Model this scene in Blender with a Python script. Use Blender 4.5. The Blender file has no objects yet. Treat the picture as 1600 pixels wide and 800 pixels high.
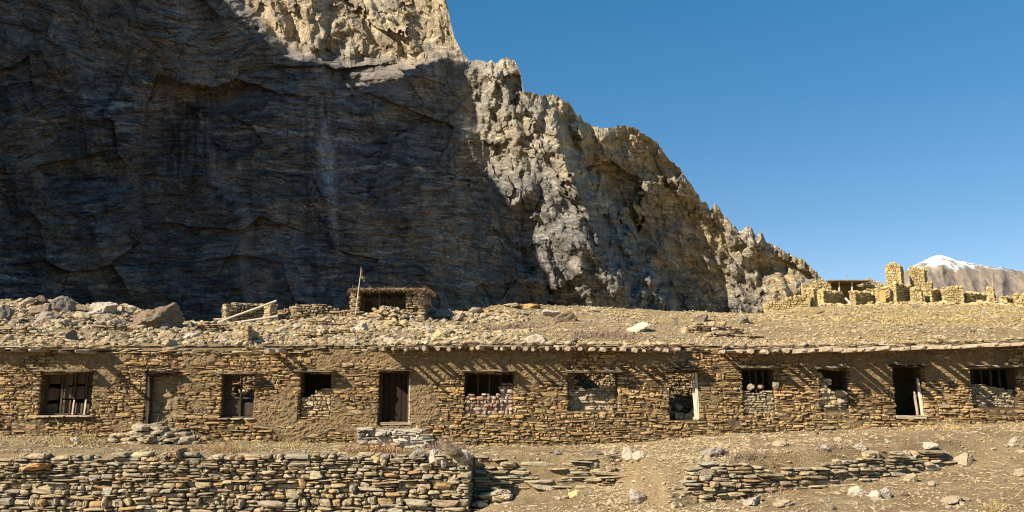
import bpy, math, random
import numpy as np
from mathutils import Vector, Matrix

R = math.radians
rng = np.random.default_rng(7)
random.seed(7)
S = bpy.context.scene
COL = S.collection

# ------------------------------------------------------------------ camera, light, sky
PITCH = R(9.0); FPX = 1209.0; CAMZ = 2.0
cam = bpy.data.cameras.new('camera'); cam.lens = 36 * FPX / 1600; cam.clip_start = 0.1; cam.clip_end = 40000
camo = bpy.data.objects.new('camera', cam); COL.objects.link(camo)
camo.location = (0, 0, CAMZ); camo.rotation_euler = (R(90) + PITCH, 0, 0)
S.camera = camo
SUN_EL, SUN_AZ = R(35), R(56)                       # azimuth measured from behind the camera towards its left
SUN = np.array([-math.sin(SUN_AZ) * math.cos(SUN_EL), -math.cos(SUN_AZ) * math.cos(SUN_EL), math.sin(SUN_EL)])
sl = bpy.data.lights.new('sun', 'SUN'); sl.energy = 5.0; sl.angle = R(0.5); sl.color = (1.0, 0.90, 0.765)
so = bpy.data.objects.new('sun', sl); COL.objects.link(so)
so.rotation_euler = Vector(SUN).to_track_quat('Z', 'Y').to_euler()
W = bpy.data.worlds.new('World'); S.world = W; W.use_nodes = True
wn = W.node_tree; bgn = wn.nodes['Background']
sky = wn.nodes.new('ShaderNodeTexSky'); sky.sky_type = 'NISHITA'; sky.sun_disc = False
sky.sun_elevation = SUN_EL; sky.sun_rotation = math.atan2(SUN[0], SUN[1]) % (2 * math.pi)
sky.altitude = 3300; sky.air_density = 1.0; sky.dust_density = 0.35; sky.ozone_density = 0.7
hs = wn.nodes.new('ShaderNodeHueSaturation'); hs.inputs['Saturation'].default_value = 1.44
wn.links.new(sky.outputs[0], hs.inputs['Color']); hs.inputs['Hue'].default_value = 0.506
gm = wn.nodes.new('ShaderNodeGamma'); gm.inputs['Gamma'].default_value = 0.63
wn.links.new(hs.outputs[0], gm.inputs[0]); wn.links.new(gm.outputs[0], bgn.inputs[0]); bgn.inputs[1].default_value = 0.127
S.view_settings.view_transform = 'Standard'; S.view_settings.look = 'None'
S.view_settings.exposure = 1.0; S.view_settings.gamma = 1.0
S.render.engine = 'CYCLES'; S.cycles.use_denoising = True; S.cycles.sample_clamp_indirect = 1.0; S.cycles.pixel_filter_type = 'BLACKMAN_HARRIS'; S.cycles.filter_width = 1.15; S.cycles.max_bounces = 2

# ------------------------------------------------------------------ numeric helpers
def at(px, py, Y):
    """point at depth Y seen in the direction of a photograph pixel (1600x800)"""
    px = np.asarray(px, float); py = np.asarray(py, float); Y = np.asarray(Y, float)
    u = (px - 800) / FPX; v = (400 - py) / FPX
    t = Y / (math.cos(PITCH) - v * math.sin(PITCH))
    return u * t, Y + 0 * t, CAMZ + t * (math.sin(PITCH) + v * math.cos(PITCH))

def X(px, py=620, Y=24): return float(at(px, py, Y)[0])
def Z(py, Y=24): return float(at(800, py, Y)[2])

def sstep(a, b, x):
    t = np.clip((x - a) / (b - a), 0, 1); return t * t * (3 - 2 * t)

def _h(ix, iy, iz, seed):
    h = (ix.astype(np.uint32) * np.uint32(374761393) + iy.astype(np.uint32) * np.uint32(668265263)
         + iz.astype(np.uint32) * np.uint32(2147483647) + np.uint32(seed * 1274126177 & 0xffffffff))
    h = (h ^ (h >> np.uint32(13))) * np.uint32(1274126177)
    h = (h ^ (h >> np.uint32(15))) * np.uint32(2246822519)
    return h ^ (h >> np.uint32(16))

_G = np.array([[1,1,0],[-1,1,0],[1,-1,0],[-1,-1,0],[1,0,1],[-1,0,1],[1,0,-1],[-1,0,-1],[0,1,1],[0,-1,1],[0,1,-1],[0,-1,-1],[1,1,0],[-1,1,0],[0,-1,1],[0,-1,-1]], float)

def noise(x, y=0.0, z=0.0, seed=0):
    x, y, z = np.broadcast_arrays(np.asarray(x, float), np.asarray(y, float), np.asarray(z, float))
    x0, y0, z0 = np.floor(x), np.floor(y), np.floor(z)
    fx, fy, fz = x - x0, y - y0, z - z0
    ix, iy, iz = x0.astype(np.int64), y0.astype(np.int64), z0.astype(np.int64)
    q = lambda t: t * t * t * (t * (t * 6 - 15) + 10)
    sx, sy, sz = q(fx), q(fy), q(fz)
    out = 0
    for a in (0, 1):
        for b in (0, 1):
            for c in (0, 1):
                g = _G[_h(ix + a, iy + b, iz + c, seed) & np.uint32(15)]
                d = g[..., 0] * (fx - a) + g[..., 1] * (fy - b) + g[..., 2] * (fz - c)
                out = out + d * (sx if a else 1 - sx) * (sy if b else 1 - sy) * (sz if c else 1 - sz)
    return out

def fbm(x, y=0.0, z=0.0, oct=4, seed=0, gain=.5, lac=2.03):
    s = 0; a = 1; f = 1
    for k in range(oct):
        s = s + a * noise(x * f, y * f, z * f, seed + k * 17); a *= gain; f *= lac
    return s

def ridged(x, y=0.0, z=0.0, oct=4, seed=0, gain=.5, lac=2.03):
    s = 0; a = 1; f = 1
    for k in range(oct):
        n = 1 - np.abs(noise(x * f, y * f, z * f, seed + k * 17)) * 1.9
        s = s + a * n * n; a *= gain; f *= lac
    return s

# ------------------------------------------------------------------ mesh helpers
class MB:
    """collects vertices and faces of ONE object"""
    def __init__(s): s.v = []; s.f = {3: [], 4: []}; s.n = 0
    def add(s, V, F):
        V = np.asarray(V, float).reshape(-1, 3); F = np.asarray(F, int)
        s.v.append(V); s.f[F.shape[1]].append(F + s.n); s.n += len(V); return s
    def build(s, name, mat, parent=None, smooth=False):
        V = np.concatenate(s.v)
        me = bpy.data.meshes.new(name)
        parts = [np.concatenate(s.f[k]) for k in (3, 4) if s.f[k]]
        nl = sum(p.size for p in parts); nf = sum(len(p) for p in parts)
        me.vertices.add(len(V)); me.vertices.foreach_set('co', V.astype(np.float32).ravel())
        me.loops.add(nl); me.loops.foreach_set('vertex_index', np.concatenate([p.ravel() for p in parts]).astype(np.int32))
        tot = np.concatenate([np.full(len(p), p.shape[1]) for p in parts])
        st = np.concatenate([[0], np.cumsum(tot)[:-1]])
        me.polygons.add(nf); me.polygons.foreach_set('loop_start', st.astype(np.int32)); me.polygons.foreach_set('loop_total', tot.astype(np.int32))
        me.polygons.foreach_set('use_smooth', np.full(nf, smooth))
        me.update(calc_edges=True); me.validate()
        if mat: me.materials.append(mat)
        o = bpy.data.objects.new(name, me); COL.objects.link(o)
        if parent: o.parent = parent
        return o

def tag(o, label=None, cat=None, group=None, kind=None):
    if label: o['label'] = label
    if cat: o['category'] = cat
    if group: o['group'] = group
    if kind: o['kind'] = kind
    elif label: o['kind'] = 'thing'
    return o

def empty(name, loc, label, cat, group=None):
    o = bpy.data.objects.new(name, None); COL.objects.link(o); o.location = loc
    return tag(o, label, cat, group)

def adopt(root, *objs):
    """parent world-space meshes to a thing's Empty without moving them"""
    for o in objs:
        o.parent = root
        o.matrix_parent_inverse = Matrix.Translation(root.location).inverted()

def box_template(n):
    """surface grid of a cube [-.5,.5], n cells per edge"""
    idx = {}; V = []; F = []
    def vid(p):
        if p not in idx: idx[p] = len(V); V.append(p)
        return idx[p]
    for ax in range(3):
        for side in (0, n):
            b, c = (ax + 1) % 3, (ax + 2) % 3
            for i in range(n):
                for j in range(n):
                    q = []
                    for (di, dj) in ((0, 0), (1, 0), (1, 1), (0, 1)):
                        p = [0, 0, 0]; p[ax] = side; p[b] = i + di; p[c] = j + dj
                        q.append(vid(tuple(p)))
                    F.append(q if side else q[::-1])
    return np.array(V, float) / n - .5, np.array(F)

def ico_template(sub):
    t = (1 + 5 ** .5) / 2
    V = [(-1,t,0),(1,t,0),(-1,-t,0),(1,-t,0),(0,-1,t),(0,1,t),(0,-1,-t),(0,1,-t),(t,0,-1),(t,0,1),(-t,0,-1),(-t,0,1)]
    V = [np.array(v) / np.linalg.norm(v) for v in V]
    F = [(0,11,5),(0,5,1),(0,1,7),(0,7,10),(0,10,11),(1,5,9),(5,11,4),(11,10,2),(10,7,6),(7,1,8),(3,9,4),(3,4,2),(3,2,6),(3,6,8),(3,8,9),(4,9,5),(2,4,11),(6,2,10),(8,6,7),(9,8,1)]
    for _ in range(sub):
        mid = {}; F2 = []
        def m(a, b):
            k = (min(a, b), max(a, b))
            if k not in mid:
                p = V[a] + V[b]; V.append(p / np.linalg.norm(p)); mid[k] = len(V) - 1
            return mid[k]
        for a, b, c in F:
            d, e, f = m(a, b), m(b, c), m(c, a)
            F2 += [(a, d, f), (b, e, d), (c, f, e), (d, e, f)]
        F = F2
    return np.array(V), np.array(F)

BT3, BF3 = box_template(3)
BT2, BF2 = box_template(2)
I0, IF0 = ico_template(0); I1, IF1 = ico_template(1); I2, IF2 = ico_template(2); I3, IF3 = ico_template(3); I4, IF4 = ico_template(4)

def stones(C, Sz, rough=.10, n=6.0, tmpl=3, yaw=None, tilt=.03, rg=rng):
    """many squarish stones at once: centres C (N,3), sizes Sz (N,3) -> V, F (one island each)"""
    T, F = (BT3, BF3) if tmpl == 3 else (BT2, BF2)
    N = len(C)
    nn = rg.uniform(n * .6, n * 1.6, (N, 1))
    P = T[None] * 2
    L = (np.abs(P[..., 0]) ** nn + np.abs(P[..., 1]) ** nn + np.abs(P[..., 2]) ** nn) ** (1 / nn)
    P = P / L[..., None] * .5
    # taper, shear, corner jitter
    k = rg.uniform(-.3, .3, (N, 1, 6))
    x, y, z = P[..., 0].copy(), P[..., 1].copy(), P[..., 2].copy()
    x = x * (1 + k[..., 0] * z) + k[..., 2] * z * .5; z = z * (1 + k[..., 1] * x * 1.1) + k[..., 3] * x * .25; y = y * (1 + k[..., 4] * z * .5) + k[..., 5] * z * .22
    P = np.stack([x, y, z], -1) + rg.normal(0, rough, (N, T.shape[0], 3)) * .32
    P = P * Sz[:, None, :]
    a = rg.normal(0, tilt, (N, 1))
    ca, sa = np.cos(a), np.sin(a)
    P = np.stack([P[..., 0] * ca - P[..., 2] * sa, P[..., 1], P[..., 0] * sa + P[..., 2] * ca], -1)
    if yaw is not None:
        ca, sa = np.cos(yaw)[:, None], np.sin(yaw)[:, None]
        P = np.stack([P[..., 0] * ca - P[..., 1] * sa, P[..., 0] * sa + P[..., 1] * ca, P[..., 2]], -1)
    P = P + C[:, None, :]
    FF = F[None] + (np.arange(N) * T.shape[0])[:, None, None]
    return P.reshape(-1, 3), FF.reshape(-1, 4)

def rocks(C, Sz, sub=1, cuts=7, rg=rng, lo=.45, hi=.9):
    """many angular broken rocks: sphere cut by random planes"""
    T, F = {0: (I0, IF0), 1: (I1, IF1), 2: (I2, IF2), 3: (I3, IF3), 4: (I4, IF4)}[sub]
    N = len(C)
    P = np.repeat(T[None], N, 0)
    for _ in range(cuts):
        d = rg.normal(size=(N, 1, 3)); d /= np.linalg.norm(d, axis=-1, keepdims=True)
        off = rg.uniform(lo, hi, (N, 1))
        m = np.maximum((P * d).sum(-1) - off, 0)
        P = P - m[..., None] * d
    if sub >= 2:
        o = rg.uniform(0, 99, (N, 1, 3)); q = P * 2.2 + o
        P = P * (1 + .20 * fbm(q[..., 0], q[..., 1], q[..., 2], 5, 5, .58))[..., None]
    else:
        P = P * (1 + rg.normal(0, .06, P.shape[:2]))[..., None]
    a = rg.uniform(0, 6.28, (N, 1)); ca, sa = np.cos(a), np.sin(a)
    P = P * (np.asarray(Sz)[:, None, :] * .62)
    b = rg.normal(0, .25, (N, 1)); cb, sb = np.cos(b), np.sin(b)
    P = np.stack([P[..., 0] * cb - P[..., 2] * sb, P[..., 1], P[..., 0] * sb + P[..., 2] * cb], -1)
    P = P + np.asarray(C)[:, None, :]
    FF = F[None] + (np.arange(N) * T.shape[0])[:, None, None]
    return P.reshape(-1, 3), FF.reshape(-1, 3)

def course_fill(x0, x1, zb, zt, holes=(), hmin=.05, hmax=.13, wmin=.14, wmax=.55, seed=1, gap=.012, wave=.04):
    """lay a rubble wall in wavy courses: returns centres x,z and sizes w,h.  zb/zt are functions of x; holes = (xa,xb,za,zb)"""
    rg = np.random.default_rng(seed)
    xs = np.linspace(x0, x1, 60); lo = float(np.min(zb(xs))); hi = float(np.max(zt(xs)))
    out = []
    z = lo
    while z < hi:
        h = rg.uniform(hmin, hmax) if rg.random() < .8 else rg.uniform(hmax, hmax * 1.35)
        zc = z + h / 2
        cuts = sorted([(a, b) for a, b, c, d in holes if c - .02 < zc < d + .0])
        segs = []; p = x0
        for a, b in cuts:
            if a > p: segs.append((p, a))
            p = max(p, b)
        if p < x1: segs.append((p, x1))
        for a, b in segs:
            x = a
            while x < b - .03:
                w = min(max(rg.lognormal(math.log((wmin + wmax) * .36), .5), wmin * .6), wmax * 1.25)
                if b - (x + w) < wmin * .7: w = b - x
                xc = x + w / 2
                dz = wave * float(math.sin(xc * 1.3 + z * .9 + seed) + .6 * math.sin(xc * 3.1 + z * 2.2 + seed * 2))
                near = any(abs(xc - q) < .35 for s_ in ((a, b),) for q in s_)
                if near: dz *= .3
                if zb(xc) - h < zc + dz < zt(xc) + .01:
                    if h > hmin * 1.7 and rg.random() < .22:          # two thin stones on top of each other
                        f = rg.uniform(.35, .65)
                        out.append((xc, zc + dz - h / 2 + h * f / 2, w - gap, h * f - gap)); out.append((xc + rg.normal(0, .01), zc + dz + h / 2 - h * (1 - f) / 2, w * rg.uniform(.75, 1) - gap, h * (1 - f) - gap))
                    elif rg.random() < .05:
                        out.append((xc, zc + dz + h * .3, w - gap, h * 1.6))
                    else:
                        out.append((xc, zc + dz + rg.normal(0, .006), w - gap * rg.uniform(.5, 2), h - gap * rg.uniform(.4, 1.6)))
                x += w
        z += h
    return np.array(out)

def wall_stones(A, path, depth=.3, prot=.03, rough=.10, n=6, tmpl=3, seed=1, lean=0.0, zref=0.0):
    """map course_fill result onto a plan path: path(s) -> (x, y, tangent angle)"""
    rg = np.random.default_rng(seed + 50)
    N = len(A)
    x, y, ang = path(A[:, 0])
    pr = rg.normal(0, prot, N)
    d = depth * rg.uniform(.75, 1.1, N)
    off = d / 2 - np.clip(pr, -2 * prot, 2 * prot) + lean * (A[:, 1] - zref)
    C = np.stack([x - np.sin(ang) * off, y + np.cos(ang) * off, A[:, 1]], -1)
    Sz = np.stack([A[:, 2], d, A[:, 3]], -1)
    return stones(C, Sz, rough, n, tmpl, yaw=ang + rg.normal(0, .05, N), rg=rg)

def straight(ox, oy, ang):
    return lambda s: (ox + np.cos(ang) * s, oy + np.sin(ang) * s, np.full_like(s, ang))

def boxv(x0, x1, y0, y1, z0, z1):
    V = np.array([(x, y, z) for x in (x0, x1) for y in (y0, y1) for z in (z0, z1)], float)
    F = np.array([(0,1,3,2),(4,6,7,5),(0,4,5,1),(2,3,7,6),(0,2,6,4),(1,5,7,3)])
    return V, F

def rbox(c, size, rot=0.0, rough=.02, seed=0, n=14, tiltx=0, roll=0):
    """one worn timber/slab, slightly rounded and uneven"""
    rg = np.random.default_rng(seed + 900)
    P = BT3 * 2; L = (np.abs(P) ** n).sum(-1) ** (1 / n); P = P / L[:, None] * .5
    P = P * np.asarray(size) + rg.normal(0, rough, P.shape) * np.minimum(np.asarray(size), .3)
    M = Matrix.Rotation(rot, 3, 'Z') @ Matrix.Rotation(tiltx, 3, 'X') @ Matrix.Rotation(roll, 3, 'Y')
    return P @ np.array(M).T + np.asarray(c, float), BF3

def tube(pts, r0, r1=None, seg=8, rough=.08, seed=0):
    rg = np.random.default_rng(seed + 300); r1 = r0 if r1 is None else r1
    pts = np.asarray(pts, float); n = len(pts)
    V = []; F = []
    for i, p in enumerate(pts):
        d = pts[min(i + 1, n - 1)] - pts[max(i - 1, 0)]; d /= np.linalg.norm(d)
        a = np.cross(d, (0, 0, 1.0) if abs(d[2]) < .9 else (1.0, 0, 0)); a /= np.linalg.norm(a); b = np.cross(d, a)
        r = r0 + (r1 - r0) * i / max(n - 1, 1)
        for k in range(seg):
            t = 2 * math.pi * k / seg; rr = r * (1 + rg.normal(0, rough))
            V.append(p + a * math.cos(t) * rr + b * math.sin(t) * rr)
    for i in range(n - 1):
        for k in range(seg):
            F.append((i * seg + k, i * seg + (k + 1) % seg, (i + 1) * seg + (k + 1) % seg, (i + 1) * seg + k))
    c0 = len(V); V.append(pts[0]); c1 = len(V); V.append(pts[-1])
    T = [(c0, (k + 1) % seg, k) for k in range(seg)] + [(c1, (n - 1) * seg + k, (n - 1) * seg + (k + 1) % seg) for k in range(seg)]
    return np.array(V), np.array(F), np.array(T)

def add_tube(mb, *a, **k):
    V, F, T = tube(*a, **k); n0 = mb.n; mb.add(V, F); mb.f[3].append(T + n0); return mb

def blades(base, direction, length, width, rg, droop=.3):
    """thin grass blades / straws: two-segment strips"""
    N = len(base)
    d = direction / np.linalg.norm(direction, axis=1, keepdims=True)
    side = np.cross(d, rg.normal(size=(N, 3))); side /= np.linalg.norm(side, axis=1, keepdims=True) + 1e-9
    m = base + d * (length * .55)[:, None]
    d2 = d + np.stack([rg.normal(0, droop, N), rg.normal(0, droop, N), -np.abs(rg.normal(0, droop, N))], -1)
    e = m + d2 * (length * .45)[:, None]
    w = (width / 2)[:, None] * side
    V = np.stack([base - w, base + w, m - w * .8, m + w * .8, e - w * .15, e + w * .15], 1).reshape(-1, 3)
    F = (np.array([(0, 1, 3, 2), (2, 3, 5, 4)])[None] + (np.arange(N) * 6)[:, None, None]).reshape(-1, 4)
    return V, F

# ------------------------------------------------------------------ materials
class NT:
    def __init__(s, name, rough=.9):
        s.m = bpy.data.materials.new(name); s.m.use_nodes = True; s.t = s.m.node_tree
        s.b = s.t.nodes['Principled BSDF']; s.b.inputs['Roughness'].default_value = rough
        s.b.inputs['Specular IOR Level'].default_value = .25
        s.geo = s.t.nodes.new('ShaderNodeNewGeometry')
    def L(s, a, b): s.t.links.new(a, b)
    def noise(s, scale, detail=5, rough=.6, vec=None, sc=None, dist=0):
        n = s.t.nodes.new('ShaderNodeTexNoise'); n.inputs['Scale'].default_value = scale; n.inputs['Detail'].default_value = detail; n.inputs['Roughness'].default_value = rough; n.inputs['Distortion'].default_value = dist
        v = vec or s.geo.outputs['Position']
        if sc:
            mp = s.t.nodes.new('ShaderNodeMapping'); mp.inputs['Scale'].default_value = sc; s.L(v, mp.inputs[0]); v = mp.outputs[0]
        s.L(v, n.inputs['Vector']); return n.outputs['Fac']
    def ramp(s, fac, stops, interp='LINEAR'):
        r = s.t.nodes.new('ShaderNodeValToRGB'); r.color_ramp.interpolation = interp
        e = r.color_ramp.elements
        while len(e) < len(stops): e.new(.5)
        for k, (p, c) in enumerate(stops):
            e[k].position = p; e[k].color = (*c, 1) if len(c) == 3 else c
        s.L(fac, r.inputs[0]); return r.outputs[0]
    def mix(s, a, b, fac, mode='MIX'):
        m = s.t.nodes.new('ShaderNodeMix'); m.data_type = 'RGBA'; m.blend_type = mode
        for v, i in ((fac, 0), (a, 6), (b, 7)):
            if hasattr(v, 'is_linked'): s.L(v, m.inputs[i])
            else: m.inputs[i].default_value = v if i == 0 else (*v, 1)
        return m.outputs[2]
    def math(s, op, a, b=0.0):
        m = s.t.nodes.new('ShaderNodeMath'); m.operation = op
        for v, i in ((a, 0), (b, 1)):
            if hasattr(v, 'is_linked'): s.L(v, m.inputs[i])
            else: m.inputs[i].default_value = v
        return m.outputs[0]
    def attr(s, name):
        a = s.t.nodes.new('ShaderNodeAttribute'); a.attribute_name = name; return a
    def bump(s, h, strength=.5, dist=.02):
        b = s.t.nodes.new('ShaderNodeBump'); b.inputs['Strength'].default_value = strength; b.inputs['Distance'].default_value = dist
        s.L(h, b.inputs['Height']); s.L(b.outputs[0], s.b.inputs['Normal'])
    def out(s, c): s.L(c, s.b.inputs['Base Color']); return s.m

def stone_mat(name, pal, var=.35, bump=.6, scale=14):
    n = NT(name)
    base = n.ramp(n.geo.outputs['Random Per Island'], [(i / len(pal), c) for i, c in enumerate(pal)], 'CONSTANT')
    m = n.noise(scale, 6, .7)
    shade = n.ramp(m, [(.28, (1 - var * 1.3,) * 3), (.5, (1, 1, 1)), (.72, (1 + var * .6, 1 + var * .55, 1 + var * .45))])
    c = n.mix(base, shade, 1.0, 'MULTIPLY')
    big = n.ramp(n.noise(.45, 3, .5), [(.35, (.86, .84, .82)), (.65, (1.12, 1.1, 1.05))])
    c = n.mix(c, big, 1.0, 'MULTIPLY')
    n.bump(n.noise(scale * 2.2, 5, .7), bump, .03)
    return n.out(c)

def plain_rock(name, col, var=.3, scale=7):
    n = NT(name)
    m = n.noise(scale, 8, .68)
    c = n.ramp(m, [(.25, tuple(x * (1 - var * 1.2) for x in col)), (.5, col), (.75, tuple(min(x * (1 + var * .7), .9) for x in col))])
    oi = n.t.nodes.new('ShaderNodeObjectInfo')
    c = n.mix(c, n.ramp(oi.outputs['Random'], [(0, (.8, .8, .82)), (1, (1.15, 1.12, 1.08))]), 1.0, 'MULTIPLY')
    n.bump(n.noise(scale * 3, 8, .7), .7, .05)
    return n.out(c)

PAL_WALL = [(.34,.24,.13),(.42,.31,.18),(.30,.22,.13),(.37,.28,.17),(.46,.35,.21),(.27,.19,.11),(.36,.26,.15),(.37,.28,.17),(.32,.26,.18),(.40,.32,.21),(.33,.24,.14),(.29,.245,.19)]
PAL_DRY = [(.36,.29,.20),(.42,.34,.23),(.33,.27,.19),(.40,.36,.29),(.30,.24,.17),(.46,.39,.28),(.38,.29,.18),(.34,.28,.20),(.40,.33,.24),(.41,.27,.14),(.37,.31,.22),(.36,.31,.24),(.31,.27,.22),(.44,.36,.24)]
PAL_RUB = [(.38,.30,.20),(.33,.265,.18),(.43,.36,.26),(.29,.23,.155),(.40,.30,.18),(.35,.29,.22),(.48,.42,.33),(.30,.24,.155)]
PAL_VIL = [(.46,.36,.165),(.40,.30,.14),(.50,.40,.19),(.36,.27,.13),(.43,.345,.185)]
PAL_INF = [(.33,.20,.13),(.40,.29,.2),(.30,.17,.12),(.42,.34,.26),(.36,.24,.15),(.3,.25,.2)]
M = {}
def warmed(p, k=(.97, .92, .78)): return [tuple(a * b for a, b in zip(c, k)) for c in p]
PAL_DRY = warmed(PAL_DRY, (.92, .90, .80)); PAL_RUB = warmed(PAL_RUB); PAL_WALL = warmed(PAL_WALL, (.96, .87, .67))
M['wall'] = stone_mat('masonry_stone', PAL_WALL)
M['dry'] = stone_mat('dry_wall_stone', PAL_DRY, scale=11)
M['rub'] = stone_mat('rubble_stone', PAL_RUB, scale=9)
M['vil'] = stone_mat('village_stone', PAL_VIL, scale=6)
M['inf'] = stone_mat('infill_stone', PAL_INF)
M['palestone'] = stone_mat('pale_stone', [(.38,.33,.26),(.44,.39,.31),(.33,.29,.23),(.48,.43,.35),(.30,.26,.2)], scale=10)
M['slate'] = stone_mat('slate_edge', [(.40,.33,.23),(.33,.26,.17),(.45,.38,.28),(.28,.22,.15)])
for k, c in dict(white=(.44,.375,.28), grey=(.235,.20,.155), tan=(.36,.285,.18), yellow=(.46,.35,.17), brown=(.19,.14,.09), orange=(.44,.25,.10), dark=(.17,.14,.11)).items():
    M['rock_' + k] = plain_rock('rock_' + k, c)

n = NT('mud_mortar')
c = n.mix(n.ramp(n.noise(9, 6, .7), [(.3, (.08,.055,.03)), (.7, (.17,.12,.066))]), n.ramp(n.noise(8, 9, .75), [(.3, (.17,.112,.054)), (.5, (.28,.195,.097)), (.7, (.38,.275,.145))]), n.attr('patch').outputs['Fac'])  # mortar in the gaps darkened to deepen the shade between stones
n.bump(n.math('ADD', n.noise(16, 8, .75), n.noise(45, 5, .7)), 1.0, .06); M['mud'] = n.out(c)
n = NT('pale_plaster')
c = n.ramp(n.noise(8, 9, .75), [(.3, (.25,.175,.09)), (.5, (.36,.27,.15)), (.7, (.45,.35,.20))])
n.bump(n.math('ADD', n.noise(16, 8, .75), n.noise(45, 5, .7)), 1.0, .06); M['plaster'] = n.out(c)
n = NT('dark_core')
c = n.ramp(n.noise(9, 5, .7), [(.3, (.07,.055,.04)), (.7, (.14,.11,.075))]); n.bump(n.noise(25, 6, .7), .8, .04); M['core'] = n.out(c)

n = NT('dry_earth')
c = n.ramp(n.noise(1.1, 9, .68), [(.3, (.19,.132,.068)), (.5, (.285,.203,.106)), (.68, (.37,.277,.155))])
sp = n.noise(34, 5, .8)
c = n.mix(c, n.ramp(sp, [(.36, (.42,.38,.34)), (.5, (1, 1, 1)), (.66, (1.45, 1.42, 1.3))]), 1.0, 'MULTIPLY')
c = n.mix(c, (.40,.30,.15), n.ramp(n.noise(.6, 6, .7, sc=(1, 1.4, 1)), [(.52, (0,) * 3), (.68, (.6,) * 3)]))
n.bump(n.math('ADD', n.noise(14, 8, .75), n.math('MULTIPLY', n.noise(60, 4, .7), .4)), 1.0, .075); M['earth'] = n.out(c)

n = NT('gravel_slope')
c = n.ramp(n.noise(.5, 10, .72), [(.3, (.22,.155,.08)), (.5, (.32,.235,.128)), (.68, (.40,.305,.175))])
c = n.mix(c, n.ramp(n.noise(9, 6, .8), [(.36, (.40,.36,.32)), (.5, (1, 1, 1)), (.66, (1.45, 1.42, 1.32))]), 1.0, 'MULTIPLY')
sx_ = n.t.nodes.new('ShaderNodeSeparateXYZ'); n.L(n.geo.outputs['Position'], sx_.inputs[0])
gr_ = n.math('ADD', n.noise(.16, 6, .7), n.math('MULTIPLY', n.math('MINIMUM', n.math('MAXIMUM', n.math('SUBTRACT', sx_.outputs['X'], 6.0), 0.0), 30.0), .006))
c = n.mix(c, (.42,.305,.11), n.ramp(gr_, [(.5, (0,) * 3), (.68, (.8,) * 3)]))
n.bump(n.math('ADD', n.noise(4, 9, .75), n.math('MULTIPLY', n.noise(22, 5, .7), .5)), 1.0, .18); M['gravel'] = n.out(c)

def wood(name, a, b, sc=(30, 3, 3), rough=.85):
    n = NT(name, rough)
    tc = n.t.nodes.new('ShaderNodeTexCoord')
    f = n.noise(1.5, 8, .7, vec=tc.outputs['Object'], sc=sc)
    c = n.ramp(f, [(.3, a), (.7, b)])
    n.bump(f, .5, .02); return n.out(c)
M['timber'] = wood('old_timber', (.26,.195,.12), (.50,.40,.27))
M['pale'] = wood('bleached_timber', (.42,.35,.25), (.66,.57,.44))
M['frame'] = wood('frame_timber', (.03,.021,.013), (.085,.06,.037), (6, 6, 1.2))
M['door'] = wood('door_board', (.014,.007,.004), (.034,.017,.009), (26, 6, 1.0))
M['board'] = wood('window_board', (.05,.035,.021), (.13,.092,.055), (7, 7, 2))
M['panel'] = wood('orange_board', (.42,.22,.07), (.55,.32,.12), (9, 9, 1))
M['brush'] = wood('brushwood', (.10,.065,.038), (.28,.185,.105), (7, 7, 7))
def straw(name, pal):
    n = NT(name, .8)
    c = n.ramp(n.geo.outputs['Random Per Island'], [(i / len(pal), c) for i, c in enumerate(pal)], 'CONSTANT')
    return n.out(c)
M['grass'] = straw('dry_grass', [(.44,.32,.13),(.36,.25,.10),(.52,.41,.20),(.30,.20,.09),(.48,.36,.15)])
M['redgrass'] = straw('red_stems', [(.36,.19,.07),(.28,.14,.06),(.42,.26,.11),(.22,.12,.06)])
M['twig'] = straw('twigs', [(.20,.13,.085),(.27,.19,.13),(.15,.10,.07),(.32,.23,.16)])
M['litter'] = straw('litter', [(.50,.40,.23),(.40,.30,.16),(.58,.49,.32),(.30,.22,.12),(.46,.34,.16)])
for k, c in dict(cloth_red=(.42,.14,.09), cloth_yellow=(.45,.36,.10), cloth_green=(.12,.3,.12), metal=(.35,.34,.33)).items():
    n = NT(k, .8); M[k] = n.out(n.ramp(n.noise(30, 4), [(.3, tuple(x * .7 for x in c)), (.7, c)]))

# ------------------------------------------------------------------ terrain functions
_tx = np.array([at(p, y, 24.)[0] for p, y in ((-300,682),(0,682),(300,690),(640,693),(740,697),(900,696),(1000,692),(1100,682),(1200,676),(1300,672),(1400,668),(1500,664),(1600,660),(1900,655))])
_tz = np.array([at(p, y, 24.)[2] for p, y in ((-300,682),(0,682),(300,690),(640,693),(740,697),(900,696),(1000,692),(1100,682),(1200,676),(1300,672),(1400,668),(1500,664),(1600,660),(1900,655))])
def edge_y(x):   return np.interp(x, [-40,-1.15,-1.0,3.0,3.5,4.6,8.0,11.6,16,40], [20.3,20.3,21.05,21.15,18.5,18.4,19.0,20.2,20.6,21.0])
def edge_w(x):   return np.interp(x, [-40,-1.2,-1.0,2.6,3.0,3.6,4.3,10.5,12,15,40], [.22,.22,.3,.5,2.6,2.4,.3,.35,1.6,3,3])
def yard_b(x):   return np.interp(x, [-40,-16,-1.2,-.5,1,3,4,8,11.6,14,18,40], [-1.7,-1.55,-1.33,-1.1,-.85,-.72,-.78,-.45,-.1,.05,.1,.2])
def ground_z(x, y):
    x = np.asarray(x, float); y = np.asarray(y, float)
    T = np.interp(x, _tx, _tz) - .015 * (24 - y)
    E = edge_y(x); w = edge_w(x)
    Lw = yard_b(x) - .085 * np.maximum(E - y, 0)
    k = sstep(E - w * .5, E + w * .5, y)
    z = Lw * (1 - k) + T * k
    z = z + .05 * fbm(x * .7, y * .7, 0, 3, 31) + .022 * fbm(x * 3, y * 3, 0, 3, 35)
    return z
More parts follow.
